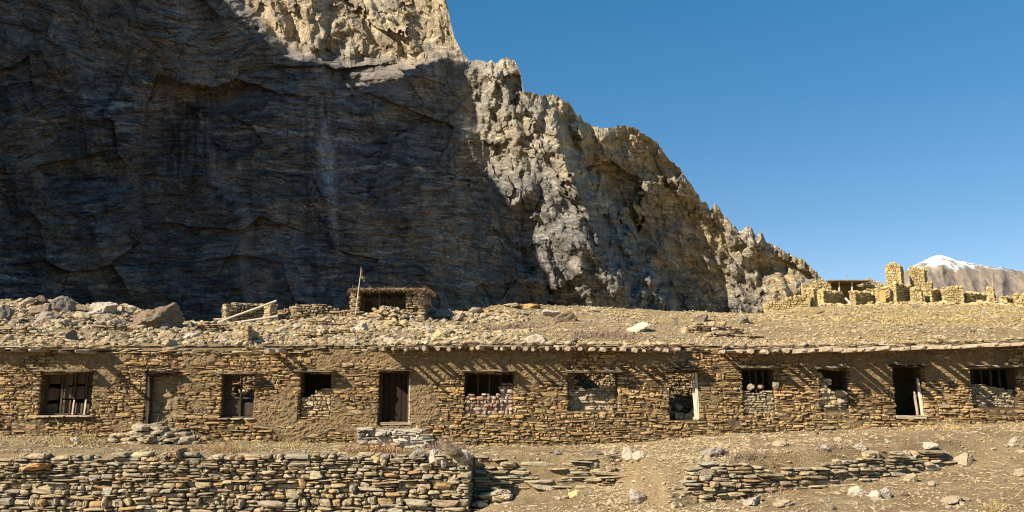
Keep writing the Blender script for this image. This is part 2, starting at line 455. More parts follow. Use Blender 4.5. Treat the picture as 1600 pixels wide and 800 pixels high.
_cr = [(-600,470,42),(-200,470,42),(0,470,42),(150,481,42),(260,496,40),(330,504,40),(540,499,40),(690,494,42),(745,487,50),(800,477,60),(900,480,65),(1000,486,70),(1100,489,75),(1190,491,88),(1250,481,104),(1300,478,112),(1450,476,116),(1600,478,116),(1800,482,116),(2300,480,116)]
_ca = np.array([(p - 800) / FPX for p, _, _ in _cr]); _cz = np.array([float(at(p, y, Y)[2]) for p, y, Y in _cr]); _cy = np.array([Y for _, _, Y in _cr], float)
HY0, HZ0 = 26.7, Z(541, 26.7)
def hill_z(x, y):
    x = np.asarray(x, float); y = np.asarray(y, float)
    a = np.clip(x / np.maximum(y, 5), -1.2, 1.2)
    Yc = np.interp(a, _ca, _cy); Zc = np.interp(a, _ca, _cz)
    Yc = Yc + 0 * y
    t = (y - HY0) / (Yc - HY0)
    up = HZ0 + (Zc - HZ0) * np.clip(t, 0, 1) ** .93
    down = Zc - .07 * (y - Yc)
    z = np.where(t < 1, up, np.maximum(down, -2))
    amp = sstep(26.7, 30, y)
    z = z + amp * (.28 * fbm(x * .16, y * .16, 0, 3, 41) + .12 * fbm(x * .7, y * .7, 0, 3, 45)) + .04 * fbm(x * 2.4, y * 2.4, 0, 3, 47)
    return z

def facets(u, v, seed, slope=.6, step=.35):
    """blocky fractured relief: every cell is a tilted plane, sharp edges between cells (unit cell size)"""
    iu, iv = np.floor(u).astype(np.int64), np.floor(v).astype(np.int64)
    best = np.full(u.shape, 1e9); val = np.zeros(u.shape); z0 = np.zeros_like(iu)
    for a in (-1, 0, 1):
        for b in (-1, 0, 1):
            h = _h(iu + a, iv + b, z0, seed); h2 = _h(iu + a, iv + b, z0, seed + 1)
            r_ = lambda w, k: ((w >> np.uint32(k)) & np.uint32(255)).astype(float) / 255.
            du = u - (iu + a + r_(h, 0)); dv = v - (iv + b + r_(h, 8))
            d = du * du + dv * dv
            w = (r_(h2, 0) - .5) * 2 * step + du * (r_(h2, 8) - .5) * 2 * slope + dv * (r_(h2, 16) - .5) * 2 * slope
            m = d < best; best = np.where(m, d, best); val = np.where(m, w, val)
    return val

def grid_mesh(name, xs, ys, zf, mat, smooth=True):
    gx, gy = np.meshgrid(xs, ys); V = np.stack([gx, gy, zf(gx, gy)], -1).reshape(-1, 3)
    nx, ny = len(xs), len(ys)
    i = (np.arange(ny - 1)[:, None] * nx + np.arange(nx - 1)[None]).ravel()
    F = np.stack([i, i + 1, i + nx + 1, i + nx], -1)
    return MB().add(V, F).build(name, mat, smooth=smooth)

ys = np.concatenate([np.linspace(-40, 12, 40), np.linspace(12.2, 15.8, 25), np.linspace(15.85, 24.25, 170)])
xs = np.concatenate([np.linspace(-70, -19, 40), np.linspace(-18.8, 18.8, 560), np.linspace(19, 70, 40)])
tag(grid_mesh('ground', xs, ys, ground_z, M['earth']), kind='structure')
ys = HY0 + (np.linspace(0, 1, 330) ** 2.2) * 360
us = np.linspace(-1.15, 1.15, 620)
gx = us[None, :] * ys[:, None] * np.ones_like(us)[None]; gy = ys[:, None] + 0 * gx
V = np.stack([gx, gy, hill_z(gx, gy)], -1).reshape(-1, 3); nx = len(us)
i = (np.arange(len(ys) - 1)[:, None] * nx + np.arange(nx - 1)[None]).ravel()
tag(MB().add(V, np.stack([i, i + 1, i + nx + 1, i + nx], -1)).build('hillside', M['gravel'], smooth=True), kind='structure')
tag(grid_mesh('valley_floor', np.linspace(-15000, 15000, 40), np.linspace(-12000, 18000, 40), lambda x, y: -4 + 0 * x, M['gravel']), kind='structure')

# ------------------------------------------------------------------ the cliff
SIL = np.array([(-420,-330),(-250,-300),(0,-290),(200,-230),(330,-180),(450,-150),(560,-120),(640,-70),(685,-30),(697,0),(703,30),(710,58),(722,82),(738,97),(744,91),(760,95),(775,99),(783,92),(792,89),(804,96),(813,112),(818,140),(830,146),(845,151),(860,147),(880,155),(893,164),(905,181),(930,197),(945,200),(960,197),(985,195),(1000,203),(1020,215),(1035,231),(1050,250),(1060,258),(1075,280),(1090,300),(1097,317),(1104,312),(1110,324),(1118,316),(1130,330),(1145,346),(1158,358),(1167,350),(1174,352),(1181,364),(1190,361),(1197,374),(1220,388),(1250,402),(1265,410),(1285,435),(1300,447),(1330,475),(1370,500)], float)
def poly(pts, q):  # x as a function of y or the other way round
    p = np.array(pts, float); return np.interp(q, p[:, 0], p[:, 1])
cols = np.concatenate([np.arange(-420, -20, 6.0), np.arange(-20, 1370, 1.3)])
NR = 500
top = np.interp(cols, SIL[:, 0], SIL[:, 1]) + 5 * fbm(cols / 14., 3.3, 0, 4, 3) * sstep(690, 740, cols) + 2.0 * noise(cols / 3.1, 7.7, 0, 9) - sstep(850, 930, cols) * (9 * np.clip(ridged(cols / 23., 1.1, 0, 2, 18) - 1.0, 0, 1) + 5 * np.clip(ridged(cols / 9., 4.1, 0, 2, 19) - .95, 0, 1) - 3)
r = np.linspace(0, 1, NR) ** 1.0
PX = np.repeat(cols[None], NR, 0); PY = top[None] + (525 - top[None]) * r[:, None]
xm = (PX - 800) / FPX * 400; zm = (590 - PY) / FPX * 400          # nominal metres on the face
def depth_macro(PX, PY):
    PX = PX + sstep(640, 760, PX) * (16 * fbm(PX / 46., PY / 70., 0, 3, 11) + 5 * fbm(PX / 11., PY / 16., 0, 3, 13)) + 2.5 * fbm(PX / 20., PY / 30., 4, 3, 14)
    xm = (PX - 800) / FPX * 400; zm = (590 - PY) / FPX * 400
    Y = 400 + .34 * zm + .13 * xm
    # upper peak stands behind the ledge that runs from (350,0) to (650,118)
    led = np.interp(PX, [250,350,410,440,490,545,600,650,700], [-70,-2,52,84,101,112,110,118,90])
    w = sstep(320, 380, PX) * (1 - sstep(650, 700, PX))
    Y = Y + 15 * w * sstep(8, -26, PY - led + 9 * noise(PX / 19., PY / 19., 2, 12))
    # recess right of the arete at x=225, with a roof arc over it
    ar = 226 + 7 * np.sin(PY / 60.)
    arc = np.interp(PX, [225,245,270,300,340,400,470], [165,112,120,129,131,122,100]) + 9 * fbm(PX / 30., 0.5, 0, 3, 15)
    Y = Y + 7 * sstep(-3, 5, PX - ar) * (1 - sstep(330, 430, PX)) * sstep(-2, 8, PY - arc)
    Y = Y + 5 * sstep(-2, 3, PX - (128 + 6 * np.sin(PY / 45.))) * (1 - sstep(140, 215, PX)) * sstep(180, 200, PY) * (1 - sstep(300, 330, PY))
    Y = Y + 6 * sstep(-4, 8, PX - np.interp(PY, [100, 480], [505, 540])) * (1 - sstep(560, 640, PX))
    # buttress A: crest runs from the block at (790,90) down to (985,480)
    ca = np.interp(PY, [60,90,160,230,300,370,430,480,520], [786,790,800,822,852,888,925,955,975])
    wl = np.interp(PY, [90,200,350,480], [36,74,90,95]); wr = np.interp(PY, [90,160,250,350,480], [40,88,84,78,70])
    d = PX - ca
    Y = Y - 26 * np.where(d < 0, sstep(-wl, -wl * .1, d), 1 - sstep(wr * .5, wr, d))
    # the gully and the farther ridge B right of it
    lg = np.interp(PY, [100,165,260,350,480,520], [850,893,908,962,1040,1060])
    back = np.interp(PY, [150,200,260,350,480], [6,13,32,62,74])
    Y = Y + back * sstep(-8, 30, PX - lg)
    # near rock nose at lower right
    nd = np.hypot((PX - 1225) / 55., (PY - 470) / 60.)
    Y = Y - 26 * sstep(1.1, .3, nd)
    return Y
Yd = depth_macro(PX, PY)
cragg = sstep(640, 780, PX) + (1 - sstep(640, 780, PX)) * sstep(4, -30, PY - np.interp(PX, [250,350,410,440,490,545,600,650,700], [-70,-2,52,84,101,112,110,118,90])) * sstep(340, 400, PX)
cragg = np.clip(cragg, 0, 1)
wx = xm + 8 * fbm(xm / 60, zm / 60, 0, 3, 60); wz = zm + 6 * fbm(xm / 55, zm / 55, 5, 3, 63)
shear = wx + .28 * wz
R1 = ridged(shear / 42, wz / 95, 1.5, 5, 70)
R2 = ridged(shear / 13, wz / 26, 4.5, 4, 75)
N1 = fbm(wx / 70, wz / 70, 2, 5, 80)
strat = zm + np.interp(PX, [0, 400, 800, 1300], [0, -6, 4, 30]) + .30 * (xm + 190) * sstep(150, 10, PY) * sstep(420, 250, PX) + 7 * fbm(xm / 95, zm / 80, 9, 2, 85) + 1.0 * fbm(xm / 14, zm / 14, 9, 3, 86)
st1 = fbm(strat / 6.0, wx / 130, 3, 4, 90)
R3 = ridged(shear / 6.2 + .4 * N1, wz / 9.5, 6.5, 3, 77)
jx, jz = 2.2 * fbm(xm / 5, zm / 5, 1, 3, 61), 2.2 * fbm(xm / 5, zm / 5, 4, 3, 62)
F1 = facets((shear + jx * 2) / 30, (wz + jz * 2) / 46, 400, .9, .35); F2 = facets((shear + jx) / 11, (wz + jz) / 17, 404, .8, .4)
F3 = facets((xm + .35 * zm + jx * .5) / 4.4, (zm + jz * .5) / 6.0, 408, .8, .4); F4 = facets((xm - .2 * zm) / 1.9, zm / 2.4, 412, .8, .4)
def ribs(P, amp, warp, seed, k=.70):
    u = (.92 * xm + .40 * zm) / P + warp * fbm(xm / (P * 1.6), zm / (P * 2.2), 3.5, 3, seed)
    f = u - np.floor(u)
    h = np.where(f < k, f / k, (1 - f) / (1 - k))
    w_ = np.clip(.55 + 1.1 * fbm(xm / (P * .9), zm / (P * 1.1), 6.5, 3, seed + 3), .05, 1.3)
    return -amp * h * w_
RB = ribs(38, 17, .55, 440) + ribs(15, 6.5, .5, 444, .66) + ribs(5.2, 2.0, .45, 448, .62)
lit_d = RB + 8 - 4 * (R1 - 1.0) - 5 * N1 + 8 * F1 + 4.4 * F2 + 1.9 * F3 + .5 * F4
# bedded wall: thin ledges that follow the strata, broken by upright joints
bed = strat / 3.4 + .5 * fbm(xm / 26, strat / 9, 3, 3, 66); fr = bed - np.floor(bed)
bed2 = strat / 1.15; fr2 = bed2 - np.floor(bed2)
ldg = np.clip(.5 + 1.3 * fbm(xm / 18, strat / 5, 8, 3, 67), 0, 1)
B1 = facets(xm / 34 + .2 * N1, strat / 19, 420, .7, .35); B2 = facets((xm + jx) / 9, strat / 3.6, 424, .6, .5); B3 = facets(xm / 3.6, strat / 1.3, 428, .6, .5)
uv_ = (xm + .12 * zm) / 62 + .35 * fbm(xm / 60, zm / 130, 3, 3, 450); fv = uv_ - np.floor(uv_)
shade_d = -16 * np.where(fv < .8, fv / .8, (1 - fv) / .2) * np.clip(.6 + fbm(xm / 50, zm / 60, 9, 3, 453), 0, 1.2) + 5 - 3.5 * (R1 - 1.0) - 5 * N1 + 10 * B1 + 2.4 * B2 + .7 * B3 + 1.3 * ldg * (fr ** 2) + .4 * fr2 * ldg
disp = cragg * lit_d + (1 - cragg) * shade_d
disp = disp - .5 * fbm(wx / 3.2, wz / 4.5, 1, 3, 95)
edge = np.clip((PY - top[None]) / 14, 0, 1)
Yd = Yd + disp * (.35 + .65 * edge)
vx, vy, vz = at(PX, PY, Yd)
# the far side of the mountain, so that it is a solid mass
bx, by, bz = vx[0], vy[0], vz[0]
BK = []
for q, (dy, f) in enumerate(((12, .97), (40, .85), (110, .6), (220, .25), (330, -.05))):
    BK.append(np.stack([bx * (1 + dy / 900.), by + dy + 6 * fbm(bx / 20, q, 0, 3, 99), np.maximum(bz * f, -8)], -1))
BK = np.array(BK[::-1])
VV = np.concatenate([BK, np.stack([vx, vy, vz], -1)], 0)
nr, nc = VV.shape[:2]
i = (np.arange(nr - 1)[:, None] * nc + np.arange(nc - 1)[None]).ravel()
cliff = MB().add(VV.reshape(-1, 3), np.stack([i, i + nc, i + nc + 1, i + 1], -1)).build('mountain', None, smooth=False)
tag(cliff, kind='structure')
# rock kinds, with part of the light and shade, as a vertex attribute: grey limestone, warm weathered rock, pale veins, wet streaks
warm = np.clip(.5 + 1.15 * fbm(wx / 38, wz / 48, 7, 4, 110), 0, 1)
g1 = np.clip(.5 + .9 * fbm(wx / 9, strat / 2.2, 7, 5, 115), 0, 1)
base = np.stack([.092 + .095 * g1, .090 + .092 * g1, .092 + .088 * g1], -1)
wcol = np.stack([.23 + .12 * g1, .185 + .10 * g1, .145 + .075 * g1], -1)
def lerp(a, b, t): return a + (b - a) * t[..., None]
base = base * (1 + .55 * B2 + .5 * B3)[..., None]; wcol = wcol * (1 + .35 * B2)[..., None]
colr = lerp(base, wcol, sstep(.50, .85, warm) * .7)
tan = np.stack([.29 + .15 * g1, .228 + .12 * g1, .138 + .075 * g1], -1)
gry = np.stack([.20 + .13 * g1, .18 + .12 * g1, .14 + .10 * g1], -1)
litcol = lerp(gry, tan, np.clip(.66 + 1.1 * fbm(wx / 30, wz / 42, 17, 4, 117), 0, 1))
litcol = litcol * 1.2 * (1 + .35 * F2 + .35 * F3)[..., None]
colr = lerp(colr, litcol, np.clip(cragg, 0, 1))  # sunlit crags painted lighter, shaded wall darker, beyond their rock colour
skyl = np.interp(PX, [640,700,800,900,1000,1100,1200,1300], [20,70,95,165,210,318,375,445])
low = sstep(60, 190, PY - skyl + 90 * fbm(wx / 45, wz / 45, 41, 4, 131)) * (1 - sstep(1140, 1230, PX))   # grey banded limestone under the weathered crest, also darkening the shaded gully
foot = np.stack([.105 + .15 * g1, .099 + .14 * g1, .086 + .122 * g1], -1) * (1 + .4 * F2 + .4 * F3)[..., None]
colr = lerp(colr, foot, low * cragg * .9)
ven = 1 - np.abs(fbm(strat / 7.5, wx / 85, 21, 3, 120)) * 13
ven2 = 1 - np.abs(fbm(strat / 3.1, wx / 40, 25, 3, 124)) * 7
msk = sstep(-.1, .35, fbm(wx / 55, wz / 40, 29, 3, 127))
pale = np.stack([np.full_like(xm, .36), np.full_like(xm, .35), np.full_like(xm, .335)], -1)
colr = lerp(colr, pale, np.clip(ven, 0, 1) * msk * .75)
colr = lerp(colr, pale * .8, np.clip(ven2, 0, 1) * (.18 + .35 * (1 - msk)))
def vein(pts, th, amt, col, seed):
    global colr
    p = np.array(pts, float); yy = np.interp(PX, p[:, 0], p[:, 1]) + 5 * fbm(PX / 22., seed, 0, 4, seed)
    t = th * (.35 + 1.3 * np.clip(.5 + fbm(PX / 18., seed + .5, 0, 3, seed + 1), 0, 1.2))
    m_ = sstep(1.0, .3, np.abs(PY - yy) / t) * sstep(p[0, 0] - 12, p[0, 0] + 4, PX) * (1 - sstep(p[-1, 0] - 4, p[-1, 0] + 12, PX)) * np.clip(.75 + .8 * fbm(PX / 5., PY / 3., seed, 3, seed + 2), 0, 1)
    colr = lerp(colr, np.array(col) + 0 * colr, m_ * amt)
PV = (.50, .49, .47); BV = (.36, .28, .21)
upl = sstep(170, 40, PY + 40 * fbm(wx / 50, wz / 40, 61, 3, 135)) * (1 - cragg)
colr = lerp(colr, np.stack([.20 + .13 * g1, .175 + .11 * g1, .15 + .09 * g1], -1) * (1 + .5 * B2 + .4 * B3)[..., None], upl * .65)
for pts, th, am, cv, sd in (([(0,178),(60,188),(110,190),(150,172),(222,160)], 3.2, .8, PV, 301), ([(110,82),(150,74),(200,92),(240,112),(290,128)], 4, .6, BV, 302), ([(245,180),(300,188),(350,196),(410,200)], 3, .8, PV, 303), ([(330,212),(400,205),(470,209),(560,220)], 3, .7, PV, 304),
    ([(0,300),(80,318),(150,322),(220,300)], 3, .55, BV, 305), ([(0,405),(60,398),(140,402),(222,388)], 5, .6, PV, 306), ([(0,432),(70,440),(150,428),(222,430)], 6, .55, PV, 307), ([(0,455),(120,448),(222,452)], 4, .5, PV, 308), ([(370,330),(450,320),(560,332),(700,318)], 2.5, .6, PV, 309), ([(400,262),(480,270),(600,258),(720,270)], 2.5, .6, PV, 310),
    ([(380,395),(470,388),(560,400),(720,380),(860,372)], 2.5, .6, PV, 311), ([(420,440),(560,430),(700,446),(860,436)], 3, .5, PV, 312), ([(0,110),(60,128),(130,150),(180,158)], 2.5, .5, PV, 313), ([(0,40),(80,60),(150,96),(230,140)], 3, .5, BV, 314), ([(20,15),(120,40),(220,88),(300,110)], 3, .5, BV, 315), ([(600,190),(640,165),(680,180),(720,200)], 4, .5, BV, 316), ([(440,180),(520,190),(620,182)], 2.5, .6, PV, 317)): vein(pts, th, am, cv, sd)
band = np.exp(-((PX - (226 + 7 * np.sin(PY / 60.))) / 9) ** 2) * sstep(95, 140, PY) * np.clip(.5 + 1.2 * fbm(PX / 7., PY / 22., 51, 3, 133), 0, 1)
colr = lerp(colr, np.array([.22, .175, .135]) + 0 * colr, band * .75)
stk = fbm(xm / 3.0 + .6 * fbm(xm / 6, zm / 9, 3, 3, 134), zm / 34, 33, 4, 130)
wet = np.exp(-((PX - 296) / 52) ** 4 - ((PY - 232) / 90) ** 4)
wet = wet * sstep(-.15, .45, stk + .42 - sstep(200, 320, PY) * .6)
wet = np.maximum(wet, .7 * np.exp(-((PX - 500) / 28) ** 4) * sstep(130, 160, PY) * sstep(-.15, .2, stk))
colr = lerp(colr, np.array([.022, .025, .033]) + 0 * colr, np.clip(wet, 0, 1) * .7)
pch = np.exp(-((PX - 285) / 52) ** 4 - ((PY - 320) / 32) ** 4)
colr = lerp(colr, np.array([.19, .145, .11]) + 0 * colr, pch * .65 * np.clip(.6 + stk, 0, 1))
pch = np.exp(-((PX - 330) / 80) ** 4 - ((PY - 95) / 30) ** 4)
colr = lerp(colr, np.array([.22, .18, .135]) + 0 * colr, pch * .6 * np.clip(.6 + stk, 0, 1))
fall = np.exp(-((PX - np.interp(PY, [150, 230, 400], [503, 508, 528])) / np.interp(PY, [150, 235, 300, 400], [3, 13, 10, 6])) ** 2) * sstep(150, 235, PY) * (1 - sstep(260, 420, PY))
colr = lerp(colr, np.array([.50, .52, .54]) + 0 * colr, np.clip(fall * (.8 + .8 * stk), 0, 1) * .8)
yel = sstep(1120, 1240, PX) * sstep(.3, .7, warm)
colr = lerp(colr, np.array([.36, .27, .13]) + 0 * colr, yel * .55)
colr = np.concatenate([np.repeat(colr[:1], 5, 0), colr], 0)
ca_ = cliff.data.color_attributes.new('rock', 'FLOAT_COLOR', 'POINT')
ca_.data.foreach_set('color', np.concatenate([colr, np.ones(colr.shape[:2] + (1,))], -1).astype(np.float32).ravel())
n = NT('cliff_rock', .95)
f = n.noise(.55, 10, .78, sc=(1, 1, 2.6))
c = n.mix(n.attr('rock').outputs['Color'], n.ramp(f, [(.34, (.42,.42,.43)), (.5, (1, 1, 1)), (.66, (1.75, 1.72, 1.66))]), 1.0, 'MULTIPLY')
tilt = n.t.nodes.new('ShaderNodeVectorMath'); tilt.operation = 'ADD'; wv = n.t.nodes.new('ShaderNodeCombineXYZ'); n.L(n.math('MULTIPLY', n.noise(.03, 4, .6), 26.0), wv.inputs['Z']); n.L(n.geo.outputs['Position'], tilt.inputs[0]); n.L(wv.outputs[0], tilt.inputs[1])
ln_ = n.noise(.85, 4, .75, vec=tilt.outputs[0], sc=(.05, .05, 1))
c = n.mix(c, n.ramp(ln_, [(.40, (.55,.55,.56)), (.47, (1, 1, 1)), (.56, (1, 1, 1)), (.61, (1.9, 1.85, 1.75))]), n.ramp(n.noise(.05, 4, .6), [(.4, (.25,) * 3), (.6, (1,) * 3)]), 'MULTIPLY')
vs_ = n.noise(.28, 6, .7, sc=(1, 1, .045))
c = n.mix(c, n.ramp(vs_, [(.36, (.45,.46,.50)), (.47, (1, 1, 1)), (.6, (1, 1, 1)), (.7, (1.25, 1.2, 1.12))]), n.ramp(n.noise(.022, 4, .6), [(.42, (0,) * 3), (.58, (1,) * 3)]), 'MULTIPLY')
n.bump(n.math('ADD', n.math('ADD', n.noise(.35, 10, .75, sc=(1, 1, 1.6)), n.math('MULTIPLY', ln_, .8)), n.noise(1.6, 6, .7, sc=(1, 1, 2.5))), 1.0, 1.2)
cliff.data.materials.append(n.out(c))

# unseen spur added left of the view, its crest shaped to shade the cliff
EDGE = [(-30,-260),(150,-150),(260,-70),(350,-2),(378,26),(412,50),(440,85),(490,101),(545,113),(590,111),(640,112),(690,100),(738,100),(748,118),(751,190),(740,222),(755,262),(790,300),(822,345),(850,400),(880,450),(905,492),(935,540)]
sa, ca2 = math.sin(SUN_AZ), math.cos(SUN_AZ)
crest = []
for p, y in EDGE:
    Yp = float(depth_macro(np.array([[float(p)]]), np.array([[float(y)]]))[0, 0])
    P = np.array([float(q) for q in at(p, y, Yp)])
    a = P[0] * ca2 - P[1] * sa; q = -(P[0] * sa + P[1] * ca2)
    crest.append((a, q, P[2]))
crest = np.array(crest); crest = crest[np.argsort(crest[:, 0])]
aa = np.linspace(crest[0, 0] - 60, crest[-1, 0], 330)
cq = np.interp(aa, crest[:, 0], crest[:, 1]); cz = np.interp(aa, crest[:, 0], crest[:, 2])
qq = 66 - .05 * aa
hz = cz + (qq - cq) * math.tan(SUN_EL) + 4 * fbm(aa / 14, 0, 0, 4, 140)
G = []
ff = np.concatenate([np.linspace(0, 1, 90), [.93, .8, .7, .5, .35, .15, 0]])
dd = np.concatenate([np.interp(np.linspace(0, 1, 90), [0, .3, .7, 1], [-15, -12, -7, 0]), [14, 30, 45, 80, 110, 150, 190]])
for k, (dq, f) in enumerate(zip(dd, ff)):
    H = hz * f; fade = min(1.0, (1 - f) * 6) if k < 90 else 1.0
    d_ = 9 * facets(aa / 30 + .3 * fbm(aa / 20, H / 20, 0, 2, 145), H / 46, 460, .9, .4) + 3.5 * facets(aa / 9, H / 13, 464, .8, .4) + 1.2 * facets(aa / 3.2, H / 4.2, 468, .8, .4) - 5 * np.abs(noise(aa / 26, H / 60, 0, 146)) if k < 90 else 5 * fbm(aa / 9, dq / 9, 0, 4, 143)
    q2 = qq + dq + fade * (d_ + (3 if k < 90 else 0))
    G.append(np.stack([aa * ca2 - q2 * sa, -aa * sa - q2 * ca2, H - (4 if f == 0 else 0)], -1))
G = np.array(G); nr, nc = G.shape[:2]
i = (np.arange(nr - 1)[:, None] * nc + np.arange(nc - 1)[None]).ravel()
mb = MB().add(G.reshape(-1, 3), np.stack([i, i + 1, i + nc + 1, i + nc], -1))
e = np.arange(nr)
V = np.concatenate([G[:, -1], G[:, -1] * np.array([1, 1, 0]) + np.array([0, 0, -4])]); k = np.arange(nr - 1)
mb.add(V, np.stack([k, k + 1, k + 1 + nr, k + nr], -1))
n = NT('caster_rock', .95)
c = n.ramp(n.noise(.05, 10, .75, sc=(1, 1, 3)), [(.32, (.07,.068,.067)), (.5, (.14,.13,.115)), (.66, (.25,.21,.16))])
c = n.mix(c, n.ramp(n.noise(.8, 4, .7, sc=(.05, .05, 1)), [(.40, (.55,) * 3), (.48, (1,) * 3), (.58, (1,) * 3), (.64, (1.7,) * 3)]), 1.0, 'MULTIPLY')
n.bump(n.noise(.35, 10, .75), 1.0, 1.4); M['spur'] = n.out(c)
tag(mb.build('shadow_caster_spur', M['spur']), kind='structure')

# ------------------------------------------------------------------ far snowy mountain
SN = np.array([(1180,480),(1300,470),(1370,452),(1400,432),(1436,411),(1452,403),(1466,398),(1480,401),(1500,408),(1540,415),(1580,421),(1600,424),(1700,440),(1850,430),(2000,470)], float)
cs = np.arange(1180, 2000, 2.0); tp = np.interp(cs, SN[:, 0], SN[:, 1]) + 1.6 * fbm(cs / 12, 0, 0, 4, 150)
rr = np.linspace(0, 1, 110); px = np.repeat(cs[None], 110, 0); py = tp[None] + (540 - tp[None]) * rr[:, None]
xk = (px - 800) / FPX * 4.2; zk = (590 - py) / FPX * 4.2
Yk = 4200 - 1900 * rr[:, None] + 0 * px - 150 * (ridged((xk + .5 * zk) / .22, zk / .35, 2, 5, 155) - 1) * np.clip(rr[:, None] * 5, .15, 1)
sx, sy, sz = at(px, py, Yk)
V = np.concatenate([np.stack([sx[0], sy[0] + 900, sz[0] * .3], -1)[None], np.stack([sx, sy, sz], -1)], 0); nr, nc = V.shape[:2]
i = (np.arange(nr - 1)[:, None] * nc + np.arange(nc - 1)[None]).ravel()
sm = MB().add(V.reshape(-1, 3), np.stack([i, i + nc, i + nc + 1, i + 1], -1)).build('snowy_mountain', None, smooth=True)
tag(sm, kind='structure')
n = NT('snow_mountain', .9)
sp = n.t.nodes.new('ShaderNodeSeparateXYZ'); n.L(n.geo.outputs['Position'], sp.inputs[0])
hgt = n.math('ADD', n.math('MULTIPLY', sp.outputs['Z'], 1 / 220.), n.math('MULTIPLY', n.noise(.011, 9, .8), 2.1))
snow = n.ramp(n.math('SUBTRACT', hgt, 3.72), [(.0, (0,) * 3), (.22, (1,) * 3)])
c = n.ramp(n.noise(.004, 10, .7), [(.3, (.15,.118,.09)), (.5, (.23,.18,.13)), (.7, (.31,.25,.18))])
c = n.mix(c, (.78,.80,.83), snow)
n.bump(n.noise(.012, 8, .7), 1.0, 14); sm.data.materials.append(n.out(c))
SNOW_NODE = hgt

# ------------------------------------------------------------------ the long stone building
bld = empty('long_stone_building', (0, 24, 0), 'long low ruined building of brown stone with a row of twelve openings', 'building')
_et = [(-200,546),(0,546),(150,549),(250,552),(330,552),(430,548),(590,545),(750,543),(1050,546),(1110,546),(1130,549),(1300,546),(1450,542),(1550,538),(1600,536),(1800,532)]
_ex = np.array([float(at(p, y, 24)[0]) for p, y in _et]); _ez = np.array([float(at(p, y, 24)[2]) for p, y in _et])
def eave(x): return np.interp(x, _ex, _ez)
def wtop(x): return eave(x) + .035 * np.sin(np.asarray(x) * 2.1) * (np.abs(np.asarray(x) + 7) < 4.5)
def op(a, b, t, btm): return (X(a, (t + btm) / 2), X(b, (t + btm) / 2), Z(btm), Z(t))
OP = [op(62,143,582,650), op(226,275,584,668), op(346,396,585,654), op(469,516,583,652), op(592,638,580,662), op(726,802,583,648),
      op(888,965,584,642), op(1046,1092,580,657), op(1161,1210,577,646), op(1281,1326,577,641), op(1399,1443,574,657), op(1519,1591,575,637)]
XL, XR = -19.0, 19.2
A = course_fill(XL, XR, lambda x: np.interp(x, _tx, _tz) - .25, wtop, OP, .030, .088, .10, .42, seed=3, wave=.03, gap=.013)
mb = MB(); mb.add(*wall_stones(A, straight(0, 24, 0.0), .30, .026, .12, 6.5, 3, 3)); wall = mb.build('wall', M['wall'])
# mud between and over the stones, thicker in patches high on the wall
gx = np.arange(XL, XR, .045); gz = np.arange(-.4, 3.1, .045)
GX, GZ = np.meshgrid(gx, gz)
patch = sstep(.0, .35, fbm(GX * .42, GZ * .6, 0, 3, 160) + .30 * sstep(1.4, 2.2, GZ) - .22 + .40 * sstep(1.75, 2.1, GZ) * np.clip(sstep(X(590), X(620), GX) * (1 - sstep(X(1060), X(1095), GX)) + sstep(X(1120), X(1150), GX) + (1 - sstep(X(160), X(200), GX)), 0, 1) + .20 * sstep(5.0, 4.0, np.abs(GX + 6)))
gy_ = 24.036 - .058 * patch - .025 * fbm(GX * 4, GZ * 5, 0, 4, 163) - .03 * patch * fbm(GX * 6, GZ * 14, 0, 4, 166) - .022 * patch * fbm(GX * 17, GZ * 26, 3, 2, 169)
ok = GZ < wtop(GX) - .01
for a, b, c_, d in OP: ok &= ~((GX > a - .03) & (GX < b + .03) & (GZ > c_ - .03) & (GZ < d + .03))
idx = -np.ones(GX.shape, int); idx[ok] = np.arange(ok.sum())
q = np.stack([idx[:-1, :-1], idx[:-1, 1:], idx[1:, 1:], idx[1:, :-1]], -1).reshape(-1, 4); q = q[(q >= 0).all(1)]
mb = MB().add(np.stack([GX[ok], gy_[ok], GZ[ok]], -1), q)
# wall core behind, with the openings cut
def core(mb, y0, y1, zt_, holes, x0=XL, x1=XR):
    hs = sorted(holes); p = x0
    for a, b, c_, d in hs:
        if a > p: mb.add(*boxv(p, a, y0, y1, -.5, zt_))
        mb.add(*boxv(a, b, y0, y1, -.5, c_)); mb.add(*boxv(a, b, y0, y1, d, zt_)); p = b
    mb.add(*boxv(p, x1, y0, y1, -.5, zt_))
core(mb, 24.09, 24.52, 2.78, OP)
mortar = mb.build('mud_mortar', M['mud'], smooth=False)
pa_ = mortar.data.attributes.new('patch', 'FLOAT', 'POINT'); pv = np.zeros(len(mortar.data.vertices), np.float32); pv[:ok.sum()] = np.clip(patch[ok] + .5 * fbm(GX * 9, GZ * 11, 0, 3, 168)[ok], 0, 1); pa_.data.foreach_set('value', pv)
mb = MB()
mb.add(*boxv(XL, XR, 26.5, 26.9, -.5, HZ0 - .06)); mb.add(*boxv(XL - .3, XL, 24.05, 26.9, -.5, 2.8)); mb.add(*boxv(XR, XR + .3, 24.05, 26.9, -.5, 2.8))
SL = [(X(222), X(415)), (X(872), X(1110))]
for a, b in SL:
    mb.add(*boxv(a - .25, a, 24.521, 26.499, -.5, 2.9)); mb.add(*boxv(b, b + .25, 24.521, 26.499, -.5, 2.9))
mb.add(*boxv(XL, XR, 24.521, 26.499, -.5, .0))
inner = mb.build('inner_wall', M['earth'])
